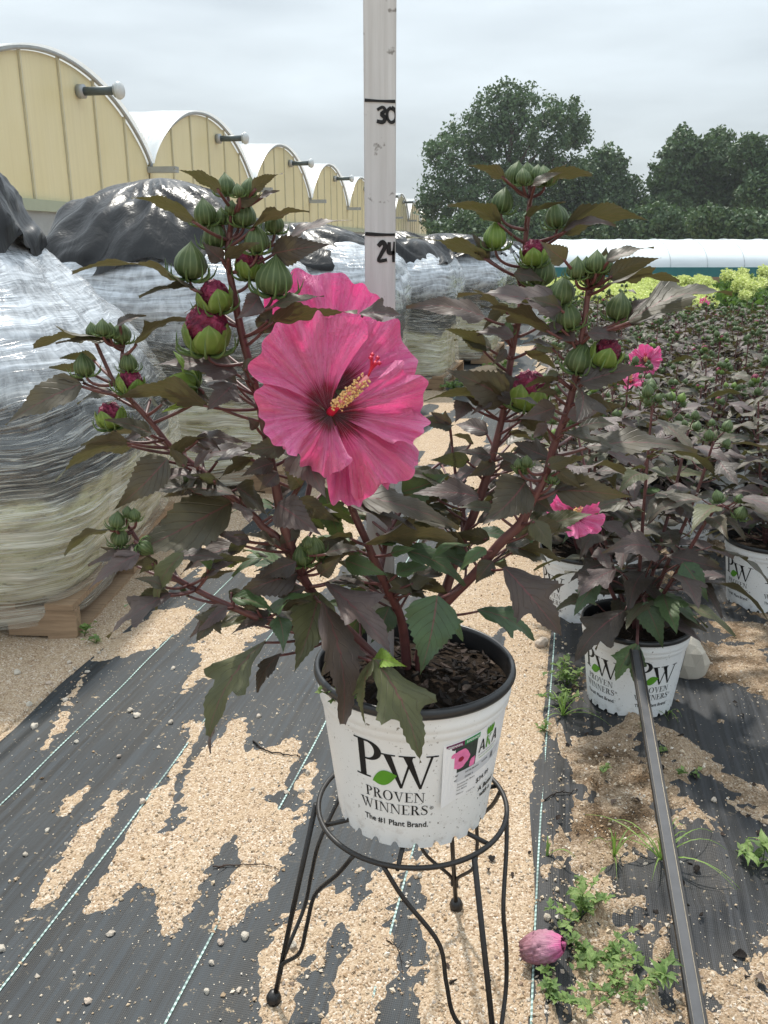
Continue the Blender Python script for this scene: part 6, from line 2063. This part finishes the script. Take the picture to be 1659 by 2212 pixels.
def weed(u, v, rad, h, n, L, label, group=None, kinds=(0, 1, 2), seed=0, z=None):
    g_ = random.Random(seed)
    c = GP(u, v)
    root = empty('weed', (c[0], c[1], surf_z(c[0], c[1]) if z is None else z))
    tag(root, label, 'weed', group)
    m = MB()
    tips = []
    for k in range(max(3, n // 9)):
        a = g_.uniform(0, 6.28); d = rad * math.sqrt(g_.random())
        e = np.array([math.cos(a) * d, math.sin(a) * d, h * g_.uniform(0.35, 1.0) * (1.1 - 0.5 * d / rad)])
        P = bez((0, 0, -0.002), np.array([e[0] * .4, e[1] * .4, e[2] * .8]), e, 8)
        m.tube(P, np.linspace(0.0013, 0.0007, 8), 5)
        tips.append(P)
    m.build('stem', M['shrub_leaf'], root)
    for k in range(n):
        P = g_.choice(tips)
        p = P[g_.randrange(2, 8)]
        az = g_.uniform(0, 6.28)
        ax = nz(np.array([math.cos(az), math.sin(az), g_.uniform(-.2, .6)]))
        o = child_at('leaf', WLEAF[g_.choice(kinds)], root, mat4(frame(ax, (g_.uniform(-.4, .4), g_.uniform(-.4, .4), 1)), p, L * g_.uniform(0.6, 1.25)))
        o.color = (*g_.choice(WG), 1)

weed(1250, 2000, 0.075, 0.10, 80, 0.022, 'tall feathery green weed rising behind the fallen bloom', seed=1)
weed(1285, 2090, 0.08, 0.05, 90, 0.020, 'low spreading lobed weed right of the fallen bloom', seed=2)
weed(1330, 2165, 0.08, 0.03, 70, 0.018, 'flat mat of lobed weed below the fallen bloom', seed=3)
weed(1180, 2190, 0.07, 0.03, 60, 0.018, 'small lobed weed growing in sand beside the stand leg', seed=4)
weed(1400, 2150, 0.05, 0.035, 26, 0.030, 'smooth round-leaved green weed beside the steel bar', kinds=(3,), seed=5)
weed(1645, 1880, 0.05, 0.06, 34, 0.040, 'bright pointed-leaf weed on the black fabric', kinds=(3,), seed=6)
weed(1225, 1490, 0.07, 0.09, 70, 0.026, 'shaggy weed growing against the front white pot', kinds=(3, 0), seed=7)
weed(1215, 1540, 0.08, 0.04, 60, 0.022, 'low weed at the black fabric edge beside the front pot', kinds=(3, 1), seed=8)
weed(1175, 1590, 0.025, 0.03, 16, 0.016, 'tiny weed sprouting from the fabric edge', seed=9)
for i, (u, v) in enumerate(((1460, 1700), (1500, 1690), (1390, 1590), (1420, 1640), (1300, 1690), (1430, 1740))):
    weed(u, v, 0.022, 0.02, 12, 0.013, 'tiny green seedling in the sandy dirt of the bed', 'seedlings in the bed', seed=20 + i)
weed(985, 846, 0.25, 0.14, 130, 0.05, 'leafy green weeds at the foot of a wrapped pallet', seed=30)
weed(1090, 800, 0.25, 0.12, 110, 0.05, 'leafy green weeds between two far wrapped pallets', seed=31)
weed(183, 1382, 0.03, 0.05, 14, 0.03, 'small dark green weed against the near pallet corner', seed=32)
weed(208, 1396, 0.03, 0.025, 16, 0.02, 'tiny pale weed beside the near pallet corner', seed=33)
pr_ = PT(712, 1478, 1.02)
weed(712, 1478, 0.030, 0.035, 18, 0.017, 'little lobed weed peeping over the raised pot rim', seed=34, z=0.612)
bpy.data.objects[[o for o in bpy.data.objects if o.name.startswith('weed')][-1].name].location = (POT[0] - 0.108, POT[1] - 0.075, POT[2] + 0.205)

def grass(u, v, n, L, label, seed, spread=0.6, group=None):
    g_ = random.Random(seed)
    c = GP(u, v)
    m = MB()
    for k in range(n):
        a = g_.uniform(0, 6.28); l = L * g_.uniform(0.5, 1.1); s = g_.uniform(0.2, spread)
        d = np.array([math.cos(a), math.sin(a), 0]); e = np.array([-d[1], d[0], 0])
        P = bez((0, 0, 0), d * l * s * 0.5 + np.array([0, 0, l * (1 - s * 0.4)]), d * l * s + np.array([0, 0, l * (0.75 - s * 0.6)]), 8)
        w = np.linspace(0.0024, 0.0002, 8)[:, None]
        m.grid(np.stack([P + e * w, P + np.array([0, 0, -0.0008]), P - e * w], 1))
    o = m.build('grass_tuft', M['weed_leaf'], None, (c[0], c[1], surf_z(c[0], c[1]) - 0.002))
    o.color = (0.18, 0.29, 0.07, 1)
    tag(o, label, 'grass', group)
grass(1325, 1862, 9, 0.10, 'small tuft of bright grass in the brown dirt hollow', 1, 1.2)
grass(1425, 1880, 16, 0.13, 'long arching grass tuft beside the steel bar', 2, 1.5)
grass(1400, 1545, 7, 0.09, 'pale grass blades in front of the front pot', 3, 1.4)
grass(1180, 1870, 6, 0.07, 'thin grass blades on the black fabric edge', 4, 1.0)
grass(1215, 1560, 14, 0.10, 'grass tuft growing among weeds at the front pot', 5, 1.4)
grass(1445, 1545, 6, 0.07, 'short grass blades right of the front pot base', 6, 1.4)

# fallen, withered bloom
c = GP(1168, 2110)
fb = empty('fallen_bloom', (c[0], c[1], surf_z(c[0], c[1])))
tag(fb, 'withered mauve hibiscus bloom lying on the sand beside green weeds', 'flower')
def fallen():
    m = MB()
    w = wob(55, 3, 6, 2.2); w2 = wob(56, 3, 7, 7.0)
    ph = np.linspace(0, 1, 30); an = np.linspace(0, 2 * math.pi, 60, endpoint=False)
    rows = []
    for p in ph:
        r = 0.034 * (math.sin(math.pi * min(1, 0.08 + 0.78 * p)) ** 0.6)
        D = np.stack([np.cos(an), np.sin(an), np.full(60, p * 1.4)], -1)
        sp = np.abs(np.sin(2.5 * (an + 1.1 * p) + 0.6 * w(D)))
        rr = r * (0.80 + 0.24 * sp ** 0.45 + 0.07 * w2(D) * p)
        rows.append(np.stack([rr * np.cos(an), rr * np.sin(an) * 0.82, -0.085 * p + 0.004 * w2(D) * p], -1))
    rows.append(np.tile(rows[-1].mean(0) + [0, 0, 0.012], (60, 1)))
    P = np.array(rows)
    P = P * 0.86
    base = nz(np.array([0.83, -0.25, 0.40])); side = nz(np.cross(base, [0, 0, 1])); up2 = np.cross(side, base)
    Q = P[..., :1] * side + P[..., 1:2] * up2 + P[..., 2:] * base
    Q = Q + np.array([0.034, 0, 0.041])
    m.grid(Q, 0, wrap=True)
    m.build('furled_petals', M['withered_petal'], fb)
    m = MB(); m.tube([np.array([0.034, 0, 0.041]) - base * 0.004, np.array([0.034, 0, 0.041]) + base * 0.005], [0.006, 0.003], 8); m.build('receptacle', M['withered_petal'], fb)
fallen()

# wire ground staple
a0, a1, a2, a3 = (GP(*q) for q in ((1213, 1880), (1290, 1975), (1316, 1962), (1258, 1888)))
m = MB()
P = smooth_path([q + np.array([0, 0, 0.012]) for q in (a0, (a0 + a1) / 2, a1 * .97 + a0 * .03, a1 + (a2 - a1) * .2, a2 + (a1 - a2) * .1, a2 * .97 + a3 * .03, (a2 + a3) / 2, a3)], 60)
P = P - a1
m.tube(P, 0.0016, 8)
o = m.build('ground_staple', M['wire'], None, a1)
tag(o, 'bent grey wire ground staple lying on the dirt', 'wire staple')

def twig(pts, r, label, seed):
    g_ = random.Random(seed)
    P = smooth_path([GP(u, v) for u, v in pts], 20)
    for q in P: q[2] = surf_z(q[0], q[1]) + r + g_.uniform(0, 0.003)
    m = MB(); o_ = P[0].copy(); m.tube(P - o_, np.linspace(r, r * 0.5, 20), 6)
    for k in (5, 9, 14):
        d = np.array([g_.uniform(-.02, .02), g_.uniform(-.02, .02), 0.004])
        m.tube([P[k] - o_, P[k] - o_ + d], [r * 0.6, r * 0.3], 5)
    tag(m.build('twig', M['bark'], None, o_), label, 'twig')
twig([(547, 1608), (575, 1630), (610, 1638), (648, 1640)], 0.0022, 'dark crooked twig lying across the green fabric thread', 1)
twig([(460, 1882), (500, 1878), (545, 1880), (588, 1884)], 0.0016, 'thin straight twig lying on the sand drift', 2)
twig([(1175, 1750), (1210, 1735), (1250, 1722)], 0.0018, 'thin brown twig on the dirt hollow edge', 3)
twig([(835, 2040), (860, 2060), (870, 2110)], 0.0009, 'pale dry root strand under the stand', 4)

# dry leaf scraps and bark bits in the bed
CR = [leaf_mesh(1.0, 0.5, False, 970 + i, 0.2, 0.5, 12, 2).mesh('dry_leaf', M['bark']) for i in range(2)]
for i in range(46):
    u, v = rng.uniform(1190, 1640), rng.uniform(1480, 2200)
    if i < 10: u, v = rng.uniform(960, 1150), rng.uniform(1780, 2200)
    c = GP(u, v)
    o = link('dry_scrap', CR[i % 2] if i % 3 else CHIPS[i % 6], None, (c[0], c[1], surf_z(c[0], c[1]) + 0.003))
    s = rng.uniform(0.012, 0.03) if i % 3 else rng.uniform(0.006, 0.012)
    o.scale = (s, s, s); o.rotation_euler = (rng.uniform(-.5, .5), rng.uniform(-.5, .5), rng.uniform(0, 6))
    tag(o, 'brown dry leaf or bark scrap on the sand and fabric', 'dry leaf', 'dry scraps lying about the bed')

# ------------------------------------------------------------------ humid summer air
mb = MB(); mb.box((0, 60, 7.0), (444, 444, 16.0))
hz = bpy.data.materials.new('haze'); hz.use_nodes = True
hn = hz.node_tree.nodes; hn.clear()
ho = hn.new('ShaderNodeOutputMaterial'); hv = hn.new('ShaderNodeVolumePrincipled')
hv.inputs['Color'].default_value = (0.86, 0.92, 0.97, 1); hv.inputs['Density'].default_value = 0.0006; hv.inputs['Anisotropy'].default_value = 0.3
hz.node_tree.links.new(hv.outputs[0], ho.inputs['Volume'])
o = mb.build('haze', hz, smooth=False)
tag(o, 'thin humid haze filling the air over the lot', 'haze', kind='stuff')
